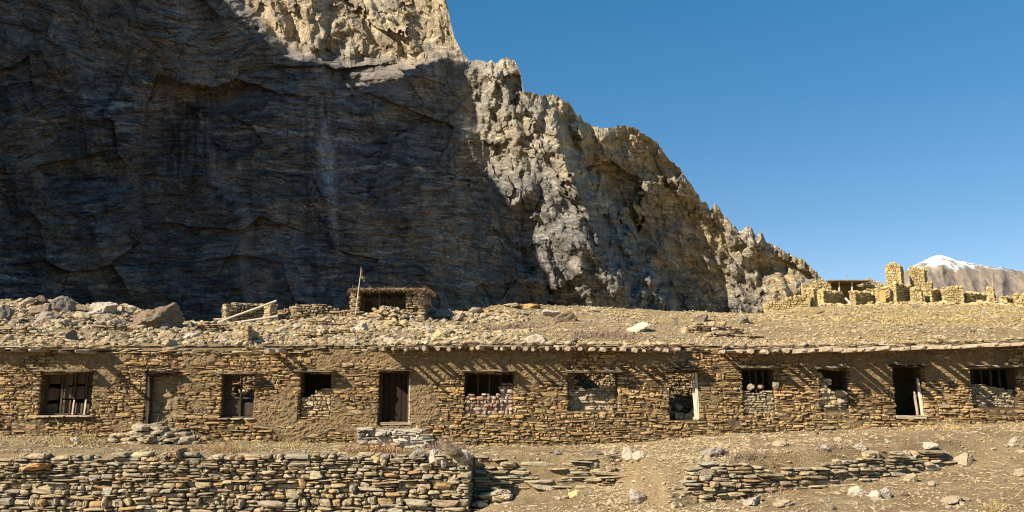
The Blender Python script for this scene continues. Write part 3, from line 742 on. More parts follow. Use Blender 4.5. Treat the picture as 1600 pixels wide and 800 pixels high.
# roof: earth over slabs, missing over the two open rooms
p = XL; roofs = []
for a, b in SL + [(XR, XR)]:
    n_ = max(int((a - p) / 1.2), 2); e_ = np.linspace(p, a, n_); mb = MB()
    for u0, u1 in zip(e_[:-1], e_[1:]):
        z0 = float(min(eave(u0), eave(u1))) ; mb.add(*boxv(u0, u1, 24.2, 26.85, z0 - .10, z0 + .05))
    roofs.append(mb.build('roof', M['earth'])); p = b
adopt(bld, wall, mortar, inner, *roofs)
# projecting eaves: slabs on beams
def eave_slabs(x0, x1, over, seed, zoff=0.0, th=.05):
    rg = np.random.default_rng(seed); C = []; Sz = []; yaw = []
    for layer in range(2):
        x = x0
        while x < x1:
            w = rg.uniform(.3, .75); d = over * (1 if layer == 0 else .9) * rg.uniform(.82, 1.15)
            C.append((x + w / 2, 24 - d + .45, float(eave(x)) + .03 + zoff + layer * .05 + rg.normal(0, .008))); Sz.append((w * 1.02, .95, th * rg.uniform(.6, 1.2))); yaw.append(rg.normal(0, .06)); x += w
    return stones(np.array(C), np.array(Sz), .05, 10, 3, np.array(yaw), tilt=.015, rg=rg)
parts = []
for u0, u1, ov, sd in ((XL, X(152, 548), .42, 11), (X(598, 546), X(705, 546), .40, 12), (X(745, 546), X(1000, 546), .40, 13), (X(1130, 546), XR, .42, 14)):
    parts.append(MB().add(*eave_slabs(u0, u1, ov, sd)).build('eave', M['slate']))
rg = np.random.default_rng(17); C = []; Sz = []
for u0, u1, k_ in ((XL, X(152, 548), 60), (X(598, 546), X(1060, 546), 190), (X(1125, 546), XR, 190)):
    xx = rg.uniform(u0, u1, k_); ss = np.exp(rg.uniform(math.log(.06), math.log(.22), k_))
    C.append(np.stack([xx, 23.60 + np.abs(rg.normal(.02, .22, k_)), eave(xx) + .12 + ss * .12], -1)); Sz.append(np.stack([ss * rg.uniform(.9, 1.8, k_), ss, ss * .55], -1))
parts.append(MB().add(*rocks(np.concatenate(C), np.concatenate(Sz), 1, 6, rg)).build('eave_clods', M['rub'])); parts[-1]['kind'] = 'stuff'
k_ = 2600; xx = np.concatenate([rg.uniform(X(600, 546), X(1055, 546), k_ // 2), rg.uniform(X(1128, 546), XR, k_ // 2)]); k_ = len(xx)
gate = noise(xx * 1.1, 9, 0, 18) > -.1; xx = xx[gate]; k_ = len(xx)
parts.append(MB().add(*blades(np.stack([xx, rg.uniform(23.55, 23.8, k_), eave(xx) + rg.uniform(.0, .1, k_)], -1), np.stack([rg.normal(0, .7, k_), rg.normal(-.8, .3, k_), rg.normal(-.15, .35, k_)], -1), rg.uniform(.08, .3, k_), rg.uniform(.008, .018, k_), rg, .5)).build('eave_brushwood', M['twig'])); parts[-1]['kind'] = 'stuff'
# thin course of slabs and earth along the wall head everywhere
A2 = course_fill(XL, XR, lambda x: eave(x) - .02, lambda x: eave(x) + .11 + .07 * np.sin(np.asarray(x) * 3.7) * np.sin(np.asarray(x) * 1.3), [], .035, .07, .2, .6, seed=21, wave=.02)
mb = MB(); mb.add(*wall_stones(A2, straight(0, 23.97, 0.0), .5, .06, .12, 5, 3, 21)); parts.append(mb.build('wall_head', M['rub']))
def beam(px, over, rad, sq=False, dz=0.0, seed=0):
    x = X(px, 547); z = float(eave(x)) - .035 + dz
    rg = np.random.default_rng(seed * 7 + 5)
    yaw = rg.normal(0, .09); over = over * rg.uniform(.72, 1.18); rad = rad * rg.uniform(.75, 1.25); z += rg.normal(0, .012)
    mb = MB()
    if sq: mb.add(*rbox((x + yaw * .2, 24.35 - (over + .9) / 2 + .25, z), (rad * 2.1, over + .9, rad * 1.7), rot=yaw, rough=.05, seed=seed))
    else:
        y1 = 24 - over
        add_tube(mb, [(x + .5 * yaw, 24.6, z), (x + .2 * yaw, 24.1, z + rg.normal(0, .006)), (x - yaw * .3, y1 + .3, z), (x - yaw * .6, y1, z - .01 + rg.normal(0, .012))], rad, rad * .9, 9, .06, seed)
    return mb.build('roof_beam', M['timber'])
k = 0
for px in np.arange(604, 1065, 16.6):
    o_ = .80 + .13 * math.sin(k * 2.3)
    parts.append(beam(px + random.uniform(-3, 3), o_, .056 + .014 * random.random(), False, .0, k)); k += 1
for px in np.arange(1127, 1660, 18.3):
    parts.append(beam(px + random.uniform(-2, 2), .80 + .12 * math.sin(k * 1.7), .058 + .012 * random.random(), px > 1230, .0, k)); k += 1
for px, ov in ((428, .72), (446, .85)): parts.append(beam(px, ov, .07, False, .0, k)); k += 1
for px, ov in ((8, .5), (40, .45), (75, .5), (110, .48), (140, .52), (150, .8)): parts.append(beam(px, ov, .04, True, .0, k)); k += 1
# lintels
LP = [(60,150,580,.40),(226,282,582,.28),(341,404,583,.40),(463,524,580,.40),(590,647,578,.38),(722,806,580,.36),(884,972,581,.36),(1040,1096,577,.34),(1155,1214,574,.38),(1275,1330,574,.36),(1388,1448,572,.34),(1512,1600,573,.36)]
for j, (a, b, t, ov) in enumerate(LP):
    x0, x1 = X(a, t), X(b, t); z = Z(t + .5)
    mb = MB()
    for layer, (dz, wd, m_) in enumerate(((0.0, .03, 0), (.035, .026, .05))):
        nseg = 1 if layer == 0 else 3
        e_ = np.linspace(x0, x1, nseg + 1) + (np.r_[0, rng.normal(0, .1, nseg - 1), 0] if nseg > 1 else 0)
        for u0, u1 in zip(e_[:-1], e_[1:]):
            mb.add(*rbox(((u0 + u1) / 2, 24 - ov / 2 + .14 + rng.normal(0, .015), z + dz), (u1 - u0 - .01, ov + .28, wd), rot=rng.normal(0, .012), rough=.06, seed=j * 5 + layer, roll=rng.normal(0, .012)))
    parts.append(mb.build('lintel', M['slate'] if j not in (1, 7, 10) else M['frame']))
adopt(bld, *parts)

# what fills each opening
def plug(i, x0, x1, z0, z1, rec, seed, mat='wall', topf=None, hm=(.05, .11), wm=(.1, .34), prot=.02, name='stone_infill', back=True):
    zt = topf or (lambda x: z1 + 0 * np.asarray(x))
    A = course_fill(x0, x1, lambda x: z0 + 0 * np.asarray(x), zt, [], hm[0], hm[1], wm[0], wm[1], seed=seed, wave=.012)
    mb = MB(); mb.add(*wall_stones(A, straight(0, 24 + rec, 0.0), .22, prot, .13, 5, 3, seed))
    if back:
        e_ = np.linspace(x0 + .01, x1 - .01, 9)
        for u0, u1 in zip(e_[:-1], e_[1:]):
            mb.add(*boxv(u0, u1, 24 + rec + .09, 24 + rec + .2, z0, float(np.min(zt(np.array([u0, u1])))) - .06))
    o = mb.build(name, M[mat]); adopt(bld, o); return o
def bar(c, size, mat, name, parent=None, rot=0, roll=0, seed=0, tiltx=0):
    o = MB().add(*rbox(c, size, rot, .06, seed, roll=roll, tiltx=tiltx)).build(name, M[mat])
    adopt(bld, o)
    if parent:
        o.parent = parent; o.matrix_parent_inverse = Matrix.Translation(bld.location).inverted()
    return o
def frame(i, rec, t=.07, mat='frame', name='window_frame', bars=(), cross=()):
    x0, x1, z0, z1 = OP[i]; y = 24 + rec
    mb = MB(); k = i * 31
    mb.add(*rbox((x0 + t / 2, y, (z0 + z1) / 2), (t, .09, z1 - z0), rough=.02, seed=k)); mb.add(*rbox((x1 - t / 2, y, (z0 + z1) / 2), (t, .09, z1 - z0), rough=.02, seed=k + 1))
    mb.add(*rbox(((x0 + x1) / 2, y - .005, z1 - t / 2), (x1 - x0, .085, t), rough=.02, seed=k + 2)); mb.add(*rbox(((x0 + x1) / 2, y - .004, z0 + t / 2), (x1 - x0, .085, t), rough=.02, seed=k + 3))
    o = mb.build(name, M[mat]); adopt(bld, o)
    ob = []
    for j, f in enumerate(bars): ob.append(bar((x0 + (x1 - x0) * f, y - .012, (z0 + z1) / 2), (.05, .06, z1 - z0 - t), mat, 'mullion', seed=k + 7 + j))
    for j, f in enumerate(cross): ob.append(bar(((x0 + x1) / 2, y + .006, z0 + (z1 - z0) * f), (x1 - x0 - t, .05, .045), mat, 'transom', seed=k + 17 + j))
    for b_ in ob: b_.parent = o
    return o

x0, x1, z0, z1 = OP[0]                                  # 1: boarded window
frame(0, .30, .07, bars=(.33, .58, .80))
mb = MB(); rg = np.random.default_rng(8)
for j in range(4):
    for q in range(3):
        w = (x1 - x0) / 4; h = (z1 - z0) / 3
        mb.add(*rbox((x0 + w * (j + .5), 24.38 + rg.normal(0, .012), z0 + h * (q + .5) + rg.normal(0, .03)), (w * .92, .035, h * rg.uniform(.72, .95)), rough=.04, seed=60 + j * 3 + q, roll=rg.normal(0, .02)))
o = mb.build('shutter_board', M['board']); adopt(bld, o)
for j, f in enumerate((.60, .83)): bar((x0 + (x1 - x0) * f, 24.2, z0 + .24), (.045, .04, .46), 'pale', 'leaning_stick', roll=.05, seed=j)
mb = MB(); C = np.array([(x0 + (x1 - x0) * f, 24.10, z0 - .01) for f in (.13, .42, .70, .96)]); mb.add(*stones(C, np.array([(.42, .5, .05)] * 4), .07, 8, 3)); o = mb.build('window_sill', M['slate']); adopt(bld, o)
x0, x1, z0, z1 = OP[1]                                  # 2: walled-up doorway
gx2, gz2 = np.meshgrid(np.linspace(x0 - .05, x1 + .05, 40), np.linspace(z0 - .2, z1 + .05, 66)); yy2 = 24.30 + .05 * fbm(gx2 * 3, gz2 * 4, 0, 5, 167)
i = (np.arange(65)[:, None] * 40 + np.arange(39)[None]).ravel()
mb = MB().add(np.stack([gx2, yy2, gz2], -1).reshape(-1, 3), np.stack([i, i + 1, i + 41, i + 40], -1)); mb.add(*boxv(x0 + .01, x1 - .01, 24.38, 24.5, z0 - .1, z1 - .01))
A = course_fill(x0, x1, lambda q: z0 + 0 * np.asarray(q), lambda q: z1 + 0 * np.asarray(q), [], .05, .10, .1, .34, seed=31, gap=.02)
mb.add(*wall_stones(A, straight(0, 24.282, 0.0), .10, .03, .12, 4.5, 3, 31))
o = mb.build('plastered_infill', M['plaster']); adopt(bld, o); mb = MB()
for j in range(5): add_tube(mb, [(x0 + .15 + j * .1, 24.05 + .02 * j, z0 - .1), (x0 + .24 + j * .07, 24.18, z0 + .2 + .06 * (j % 3))], .014, .01, 6, .1, j)
o = mb.build('stick_bundle', M['twig']); adopt(bld, o); bar(((x0 + x1) / 2, 24.08, z1 - .035), (x1 - x0, .14, .07), 'frame', 'head_beam', seed=4); bar((x0 + .065, 24.12, (z0 + z1) / 2), (.13, .2, z1 - z0), 'frame', 'door_frame', seed=3)  # dark head bar and left jamb added to deepen the shade round the infill
x0, x1, z0, z1 = OP[2]                                  # 3: four-pane window before an open room
frame(2, .26, .06, bars=(.52,), cross=(.46,))
mb = MB()
mb.add(*rbox((x0 + (x1 - x0) * .27, 24.30, z0 + (z1 - z0) * .24), ((x1 - x0) * .42, .03, (z1 - z0) * .38), rough=.03, seed=41)); mb.add(*rbox((x0 + (x1 - x0) * .77, 24.305, z0 + (z1 - z0) * .20), ((x1 - x0) * .40, .03, (z1 - z0) * .30), rough=.03, seed=42))
mb.add(*rbox((x0 + (x1 - x0) * .13, 24.30, z0 + (z1 - z0) * .74), ((x1 - x0) * .16, .03, (z1 - z0) * .46), rough=.03, seed=43)); mb.add(*rbox((x0 + (x1 - x0) * .30, 24.30, z0 + (z1 - z0) * .9), ((x1 - x0) * .3, .03, (z1 - z0) * .14), rough=.03, seed=44))
o = mb.build('shutter_board', M['frame']); adopt(bld, o)
plug(2, SL[0][0], SL[0][1], 0, 2.85, 1.6, 32, 'rub', name='rear_wall', prot=.05)
mb = MB(); mb.add(*stones(np.array([(x0 + (x1 - x0) * f, 24.1, z0 - .01) for f in (.1, .5, .92)]), np.array([(.34, .4, .05)] * 3), .08, 7, 3)); o = mb.build('window_sill', M['slate']); adopt(bld, o)
x0, x1, z0, z1 = OP[3]                                  # 4: half walled window
plug(3, x0, x1, z0, z0 + .8, .10, 33, 'rub', topf=lambda x: z0 + .62 + .22 * sstep(x0 + .2, x0 + .5, np.asarray(x)), prot=.035, hm=(.05, .1))
x0, x1, z0, z1 = OP[4]                                  # 5: brown plank door
frame(4, .26, .07, name='door_frame')
mb = MB()
for j in range(4):
    w = (x1 - x0 - .14) / 4; mb.add(*rbox((x0 + .07 + w * (j + .5), 24.36 + .004 * (j % 2), (z0 + z1) / 2), (w - .012, .035, z1 - z0 - .12), rough=.012, seed=70 + j))
d_ = mb.build('door', M['door']); adopt(bld, d_)
bar((x1 + .035, 24.015, (z0 + z1) / 2 - .08), (.05, .06, (z1 - z0) * .9), 'pale', 'door_post', seed=71); bar(((x0 + x1) / 2 + .1, 24.06, z0 + .0), (x1 - x0 + .1, .2, .06), 'timber', 'threshold', seed=72)
x0, x1, z0, z1 = OP[5]                                  # 6: window with loose reddish stones
frame(5, .42, .05, bars=(.26, .5, .74))
plug(5, x0, x1, z0, z1, .08, 34, 'inf', topf=lambda x: z0 + .56 + .40 * sstep(x0 + .75, x1 - .2, np.asarray(x)) + .06 * np.sin(np.asarray(x) * 14), prot=.04, hm=(.07, .12), wm=(.1, .25))
x0, x1, z0, z1 = OP[6]                                  # 7: walled-up window
plug(6, x0, x1, z0, z1, .30, 35, 'dry', prot=.05, topf=lambda q: z0 + .66 + .55 * sstep(x0 + .42, x0 + .16, np.asarray(q)) + .1 * sstep(x1 - .5, x1 - .2, np.asarray(q)), hm=(.05, .10))
x0, x1, z0, z1 = OP[7]                                  # 8: empty opening into a roofless room
plug(7, SL[1][0], SL[1][1], 0, 2.9, 1.75, 36, 'rub', name='rear_wall', prot=.04, hm=(.03, .07), wm=(.06, .2))
bar((x1 - .04, 24.1, (z0 + z1) / 2), (.08, .11, z1 - z0), 'pale', 'door_post', seed=81); bar((x1 - .11, 24.2, z0 + (z1 - z0) * .5), (.05, .07, (z1 - z0) * .98), 'pale', 'door_post', seed=82, roll=-.05); bar(((x0 + x1) / 2, 24.12, z1 - .03), (x1 - x0, .16, .06), 'frame', 'head_beam', seed=83)
mb = MB(); rg = np.random.default_rng(5); mb.add(*rocks(np.stack([rg.uniform(x0, x1 + .2, 16), rg.uniform(24.6, 25, 16), rg.uniform(z0 - .1, z0 + .5, 16)], -1), rg.uniform(.15, .32, (16, 3)), 1)); o = mb.build('fallen_stone', M['rub']); adopt(bld, o)
x0, x1, z0, z1 = OP[8]                                  # 9: half walled window with slats
plug(8, x0, x1 , z0, z0 + .74, .07, 37, 'dry', prot=.03, hm=(.05, .09), topf=lambda x: z0 + .66 + .04 * np.sin(np.asarray(x) * 9)); frame(8, .42, .045, bars=(.35, .55, .78))
for c_, sz_ in (((x0 + .28, 24.12, z0 + .80), (.26, .2, .16)), ((x0 + .58, 24.14, z0 + .80), (.18, .2, .14)), ((x1 + .02, 23.99, z0 + .85), (.22, .16, .24))):
    o = MB().add(*rocks(np.array([c_]), np.array([sz_]), 2)).build('loose_stone', M['rock_tan']); adopt(bld, o)
x0, x1, z0, z1 = OP[9]                                  # 10: rough infill with holes
plug(9, x0, x1, z0, z1 - .14, .12, 38, 'dry', prot=.06, hm=(.06, .11), topf=lambda x: z0 + .55 + .55 * sstep(x1 - .3, x0 + .1, np.asarray(x)))
for c_, sz_ in (((x1 - .22, 24.1, z0 + .52), (.34, .2, .16)), ((x1 - .16, 24.12, z0 + .25), (.3, .2, .2))):
    o = MB().add(*rocks(np.array([c_]), np.array([sz_]), 2)).build('loose_stone', M['rock_tan']); adopt(bld, o)
x0, x1, z0, z1 = OP[10]                                 # 11: open black doorway
bar((x1 - .05, 24.12, (z0 + z1) / 2 - .15), (.07, .09, (z1 - z0) * .78), 'pale', 'door_post', seed=91, roll=-.06); bar((x1 - .14, 24.22, z0 + .42), (.05, .06, .85), 'timber', 'door_post', seed=92, roll=-.07); bar(((x0 + x1) / 2, 24.05, z0 + .10), (x1 - x0 + .06, .16, .10), 'timber', 'threshold', seed=93)
x0, x1, z0, z1 = OP[11]                                 # 12: half walled window
plug(11, x0 + .02, x1, z0, z0 + .68, .24, 39, 'dry', prot=.03, topf=lambda x: z0 + .58 + .16 * sstep(x0 + .9, x0 + .5, np.asarray(x)), hm=(.045, .09)); frame(11, .45, .045, bars=(.2, .4, .6, .8))

# ------------------------------------------------------------------ dry stone walls in the yard
def dry_wall(name, x0, x1, path, zb, zt, seed, label, depth=.36, hm=(.045, .145), wm=(.12, .56), lean=.06, prot=.05, coreoff=.2, mat='dry', gap=.02, core_w=.3):
    A = course_fill(x0, x1, zb, zt, [], hm[0], hm[1], wm[0], wm[1], seed=seed, gap=gap, wave=.03)
    mb = MB(); mb.add(*wall_stones(A, path, depth, prot, .12, 5.5, 3, seed, lean, float(np.mean(zb(np.array([x0, x1]))))))
    A2 = course_fill(x0, x1, zb, lambda q: zt(q) - .06, [], .04, .08, .08, .2, seed=seed + 7, gap=.01, wave=.05)
    mb.add(*wall_stones(A2, path, .2, .03, .15, 4, 2, seed + 8, lean, float(np.mean(zb(np.array([x0, x1])))) - .13 / max(lean, .01)))
    ns = max(int((x1 - x0) / .5), 2); e_ = np.linspace(x0, x1, ns + 1)
    xs_, ys_, an = path(e_)
    r0 = empty(name, (float(np.mean(xs_)), float(np.mean(ys_)), float(np.mean(zb(e_)))), label, 'wall')
    st = mb.build('stone_courses', M[mat])
    cm = MB()
    bot = zb(e_) - .2; tp_ = zt(e_) - .1
    L = []
    for yoff in (coreoff, coreoff + core_w):
        for zz in (bot, tp_):
            off = yoff + lean * .4
            L.append(np.stack([xs_ - np.sin(an) * off, ys_ + np.cos(an) * off, zz], -1))
    L = np.array(L)                                     # fb, ft, bb, bt
    n1 = ns + 1; V = L.reshape(-1, 3); k = np.arange(ns)
    for a, b in ((0, 1), (1, 3), (3, 2)):
        cm.add(V[a * n1:(a + 1) * n1].tolist() + V[b * n1:(b + 1) * n1].tolist(), np.stack([k, k + 1, k + 1 + n1, k + n1], -1))
    for e0 in (0, ns):
        cm.add(L[[0, 1, 3, 2], e0], np.array([(0, 1, 2, 3)]))
    co = cm.build('wall_core', M['core'])
    adopt(r0, st, co)
    return r0
z_of = lambda py, Y: Z(py, Y)
dry_wall('dry_stone_wall', -19.5, -1.08, straight(0, 20.0, 0.0), lambda x: yard_b(np.asarray(x)) - .15, lambda x: np.interp(x, [-19.5, -13.4, -12.8, -9, -6, -4, -1.6, -1.08], [.0, .0, .04, .09, .08, .09, .05, .0]) + .04 * np.sin(np.asarray(x) * 5), 51,
         'tall dry stone retaining wall of pale slabs in the left foreground', .42)
# end face of that wall
A = course_fill(0, 1.0, lambda x: -1.45 + 0 * np.asarray(x), lambda x: -.05 + 0 * np.asarray(x), [], .06, .15, .15, .4, seed=52, gap=.02)
mb = MB(); mb.add(*wall_stones(A, straight(-1.06, 20.1, R(90)), .3, .03, .12, 4.5, 3, 52)); o = mb.build('end_courses', M['dry']); adopt(bpy.data.objects['dry_stone_wall'], o)
dry_wall('dry_stone_wall', -1.0, 3.3, lambda s: (s, 20.85 + .10 * np.sin(s * 1.7), 0.10 * 1.7 * np.cos(s * 1.7) * .5), lambda x: np.interp(x, [-1, 1, 3.3], [-1.05, -.85, -.6]), lambda x: np.interp(x, [-1, .1, .9, 2.0, 3.3], [-.04, -.06, -.20, -.16, -.32]) + .07 * np.sin(np.asarray(x) * 4.1), 53,
         'low slumped terrace wall of flat slabs in the middle of the yard', .5, (.05, .12), (.3, .9), .45, .09, .25)
dry_wall('dry_stone_wall', 3.6, 11.7, lambda s: (s, edge_y(s) - .22, np.arctan(np.gradient(edge_y(s), s) if np.ndim(s) and len(s) > 1 and np.all(np.diff(s) > 0) else .2 + 0 * s)), lambda x: yard_b(np.asarray(x)) - .15,
         lambda x: np.interp(x, [3.6, 4.0, 4.7, 5.2, 6.2, 7.4, 8.4, 10, 11, 11.7], [-.55, -.25, .12, .05, -.12, .02, .16, .22, .16, -.02]) + .03 * np.sin(np.asarray(x) * 6), 54,
         'low curved dry stone wall of brown slabs holding the terrace on the right', .40, (.06, .13), (.2, .62), .12, .05)

def heap(name, cx, cy, zb, w, d, h, n_, seed, label, cat, mat='dry', flat=.35, size=(.14, .42), sq=True):
    """a pile of slabs: one thing"""
    rg = np.random.default_rng(seed)
    C = []; Sz = []
    for k in range(n_):
        a = rg.uniform(0, 6.28); rad = rg.uniform(0, 1) ** .5
        x = rad * math.cos(a); y = rad * math.sin(a); hh = h * (1 - rad ** 2.2) * rg.uniform(.35, 1)
        s = rg.uniform(*size); C.append((cx + x * w / 2, cy + y * d / 2, zb + hh)); Sz.append((s * rg.uniform(.9, 1.4), s, s * flat * rg.uniform(.6, 1.3)))
    C = np.array(C); Sz = np.array(Sz)
    V, F = stones(C, Sz, .14, 4.5, 3, rg.uniform(-.5, .5, n_), tilt=.16, rg=rg) if sq else rocks(C, Sz, 1, 7, rg)
    o = MB().add(V, F).build(name, M[mat]); return tag(o, label, cat)
x, y, z = at(232, 690, 23.3); heap('slab_pile', x, 23.3, z - .05, 2.7, .8, .55, 90, 61, 'low pile of flat slabs below the walled-up doorway at the left', 'stone pile')
heap('stone_pile', -.42, 20.62, -1.2, 1.0, .5, .42, 30, 63, 'tumbled slabs in the shadow beside the broken end of the tall wall', 'stone pile', size=(.14, .34))
x, y, z = at(622, 703, 22.9)
A = course_fill(0, 2.3, lambda q: z - .1 + 0 * np.asarray(q), lambda q: z + .05 + np.interp(q, [0, .1, 1.5, 1.8, 2.3], [.42, .56, .50, .36, .12]), [], .05, .11, .16, .5, seed=62, gap=.015)
mb = MB(); mb.add(*wall_stones(A, straight(float(x) - 1.2, 22.75, 0.03), .45, .05, .12, 4.5, 3, 62, .1, float(z)))
mb.add(*stones(np.stack([np.linspace(x - 1.0, x + .6, 9), np.full(9, 23.2), np.full(9, z + .52)], -1), np.tile([(.34, .6, .1)], (9, 1)), .12, 5, 3, rng.uniform(-.3, .3, 9)))
mb.add(*boxv(x - 1.1, x + .9, 22.9, 23.95, z - .2, z + .36))
tag(mb.build('stone_step', M['palestone']), 'grey stone doorstep platform built up before the brown plank door', 'step')

# ------------------------------------------------------------------ ruins on the slope behind
def ruin(name, pxa, pya, Ya, pxb, Yb, hfun, label, mat='rub', seed=1, depth=.5, stone=((.07, .16), (.16, .5)), cat='wall', sink=.4, zbase=None, tm=3):
    """a broken wall between two plan points; hfun(s in 0..1) = height above the ground at its foot"""
    xa, _, za = at(pxa, pya, Ya); xb = float(at(pxb, pya, Yb)[0]); xa = float(xa)
    Lg = math.hypot(xb - xa, Yb - Ya); ang = math.atan2(Yb - Ya, xb - xa)
    gz = lambda s: hill_z(xa + np.cos(ang) * np.asarray(s), Ya + np.sin(ang) * np.asarray(s))
    zb = lambda s: gz(s) - sink; zt = lambda s: gz(s) + hfun(np.asarray(s) / Lg)
    A = course_fill(0, Lg, zb, zt, [], stone[0][0], stone[0][1], stone[1][0], stone[1][1], seed=seed, gap=.015, wave=.03)
    mb = MB()
    mb.add(*wall_stones(A, straight(xa, Ya, ang), depth * .6, .04, .13, 4.5, tm, seed))
    # rear face and ends so that the wall has real thickness
    B = A.copy(); B[:, 0] = Lg - B[:, 0]
    ex, ey = xa + math.cos(ang) * Lg - math.sin(ang) * depth, Ya + math.sin(ang) * Lg + math.cos(ang) * depth
    mb.add(*wall_stones(B, straight(ex, ey, ang + math.pi), depth * .6, .04, .13, 4.5, tm, seed + 1))
    for e0 in (0, Lg):
        zt0 = float(zt(np.array([abs(e0 - .02)]))[0]); zb0 = float(zb(np.array([e0]))[0])
        if zt0 - zb0 > .25:
            q = course_fill(0, depth, lambda s: zb0 + 0 * np.asarray(s), lambda s: zt0 + 0 * np.asarray(s), [], stone[0][0], stone[0][1], .15, .4, seed=seed + 2, gap=.015)
            if e0 == 0: mb.add(*wall_stones(q, straight(xa - math.sin(ang) * depth, Ya + math.cos(ang) * depth, ang - math.pi / 2), .3, .03, .13, 4.5, tm, seed + 3))
            else: mb.add(*wall_stones(q, straight(xa + math.cos(ang) * Lg, Ya + math.sin(ang) * Lg, ang + math.pi / 2), .3, .03, .13, 4.5, tm, seed + 4))
    o = mb.build(name, M[mat]); return tag(o, label, cat)
I = lambda xs, ys: (lambda s: np.interp(s, xs, ys))
# left ridge
ruin('ruined_wall', 352, 500, 38.0, 424, 39.6, I([0, .5, 1], [1.02, .98, .9]), 'ruined brown stone wall behind two leaning poles', seed=101)
ruin('wall_end', 331, 502, 38.2, 354, 38.2, I([0, .3, 1], [.1, .35, .6]), 'low stepped stone wall end left of the leaning poles', seed=102)
ruin('stone_pillar', 421, 500, 38.2, 434, 38.6, I([0, 1], [.95, .85]), 'short lit stone pillar at the raised end of the poles', seed=103)
ruin('ruined_wall', 455, 505, 39.0, 548, 39.8, I([0, .2, .5, .8, 1], [.85, .8, .75, .5, .5]), 'rough ruined stone wall between the poles and the thatched hut', seed=104)
ruin('ruined_wall', 432, 505, 40.2, 462, 40.3, I([0, 1], [.75, .8]), 'dark narrow wall piece in the gap beside the stone pillar', seed=105)
ruin('wall_stub', 386, 545, 27.3, 412, 28.0, I([0, .4, 1], [.62, .5, .15]), 'small standing stub of stone wall on the roof edge above the four-pane window', seed=106)
ruin('stone_bank', 470, 530, 30.0, 560, 30.6, I([0, .3, .7, 1], [.25, .4, .35, .1]), 'low bank of layered slabs on the roof left of the white triangular stone', seed=107)
ruin('stone_bank', 1072, 522, 34.0, 1172, 35.0, I([0, .2, .6, 1], [.15, .45, .4, .2]), 'low broken layer of slabs on the gravel slope below the sunlit cliff foot', seed=108)
ruin('stone_bank', -20, 535, 28.5, 75, 28.4, I([0, .5, 1], [.4, .42, .15]), 'dark orange layered bank of slabs at the far left above the eave', seed=109)
ruin('stone_bank', 140, 528, 30.5, 215, 31.0, I([0, .4, 1], [.2, .35, .1]), 'low dark bank of slabs under the biggest boulder', seed=120)
ruin('stone_bank', 296, 527, 31.0, 372, 31.4, I([0, .3, .7, 1], [.15, .5, .45, .15]), 'shadowed bank of slabs below the lower leaning pole', seed=121)
ruin('stone_bank', 480, 512, 34.0, 548, 34.5, I([0, .4, 1], [.2, .45, .15]), 'broken bank of slabs in front of the rough ruined wall left of the hut', seed=122)
ruin('stone_bank', 1105, 534, 30.0, 1195, 30.3, I([0, .4, 1], [.12, .3, .1]), 'lowest layer of slabs on the slope just above the right eave end', seed=123)
# thatched hut
hx0, hx1 = float(at(547, 480, 38.5)[0]), float(at(664, 480, 38.5)[0]); hb = float(hill_z((hx0 + hx1) / 2, 38.5)) - .35; ht = Z(455, 38.5)
hut = empty('ruined_hut', ((hx0 + hx1) / 2, 39.5, hb), 'small ruined stone hut with a thick brushwood roof on the ridge', 'hut')
mb = MB()
def facing(mb, ox, oy, ang, Lg, hgt, seed, holes=()):
    A = course_fill(0, Lg, lambda s: hb - .3 + 0 * np.asarray(s), lambda s: hgt(np.asarray(s)), holes, .07, .15, .15, .45, seed=seed, gap=.015)
    mb.add(*wall_stones(A, straight(ox, oy, ang), .34, .05, .14, 4.5, 3, seed))
full = lambda s: ht - .02 + 0 * s
facing(mb, hx0, 38.5, 0.02, hx1 - hx0, full, 111, [(.45, 2.75, hb + .75, ht + 1)])
facing(mb, hx0, 41.2, -math.pi / 2, 2.7, full, 112); facing(mb, hx1, 38.5, math.pi / 2, 2.7, full, 113); facing(mb, hx1, 41.2, math.pi, hx1 - hx0, full, 114)
o1 = mb.build('wall', M['rub'])
rg = np.random.default_rng(115); mb = MB()
Nn = 5200
bx_ = rg.uniform(hx0 - .1, hx1 + .25, Nn); by_ = rg.uniform(38.15, 41.3, Nn); edge_d = np.minimum(np.minimum(bx_ - hx0 + .1, hx1 + .25 - bx_), by_ - 38.15)
bz_ = ht + .02 + rg.uniform(0, .16, Nn) * np.clip(.35 + edge_d * 3, 0, 1)
dirs = np.stack([rg.normal(0, .5, Nn), rg.normal(-.5, .6, Nn), rg.normal(-.15, .35, Nn)], -1)
mb.add(*blades(np.stack([bx_, by_, bz_], -1), dirs, rg.uniform(.1, .26, Nn), rg.uniform(.015, .035, Nn), rg, .5))
Nn = 1100; bx_ = hx1 + rg.normal(.02, .16, Nn) - .35 * rg.random(Nn); t_ = rg.random(Nn); bz_ = ht + .1 - t_ * .75
mb.add(*blades(np.stack([bx_, rg.uniform(38.1, 39.4, Nn), bz_], -1), np.stack([rg.normal(.1, .5, Nn), rg.normal(-.4, .5, Nn), rg.normal(-.5, .4, Nn)], -1), rg.uniform(.1, .26, Nn), rg.uniform(.015, .03, Nn), rg, .5))
mb.add(*rbox(((hx0 + hx1) / 2, 39.75, ht + .07), (hx1 - hx0 + .1, 2.9, .16), rough=.03, seed=5))
o2 = mb.build('brushwood_roof', M['brush'])
mb = MB()
for k in range(5): add_tube(mb, [(hx0 + .5 + k * .55, 38.3, ht - .06), (hx0 + .5 + k * .55, 41, ht - .05)], .05, .05, 7, .05, k)
add_tube(mb, [(hx0 + 1.45, 38.55, hb), (hx0 + 1.46, 38.55, ht)], .05, .05, 7, .05, 9)
o3 = mb.build('roof_beam', M['frame']); adopt(hut, o1, o2, o3)
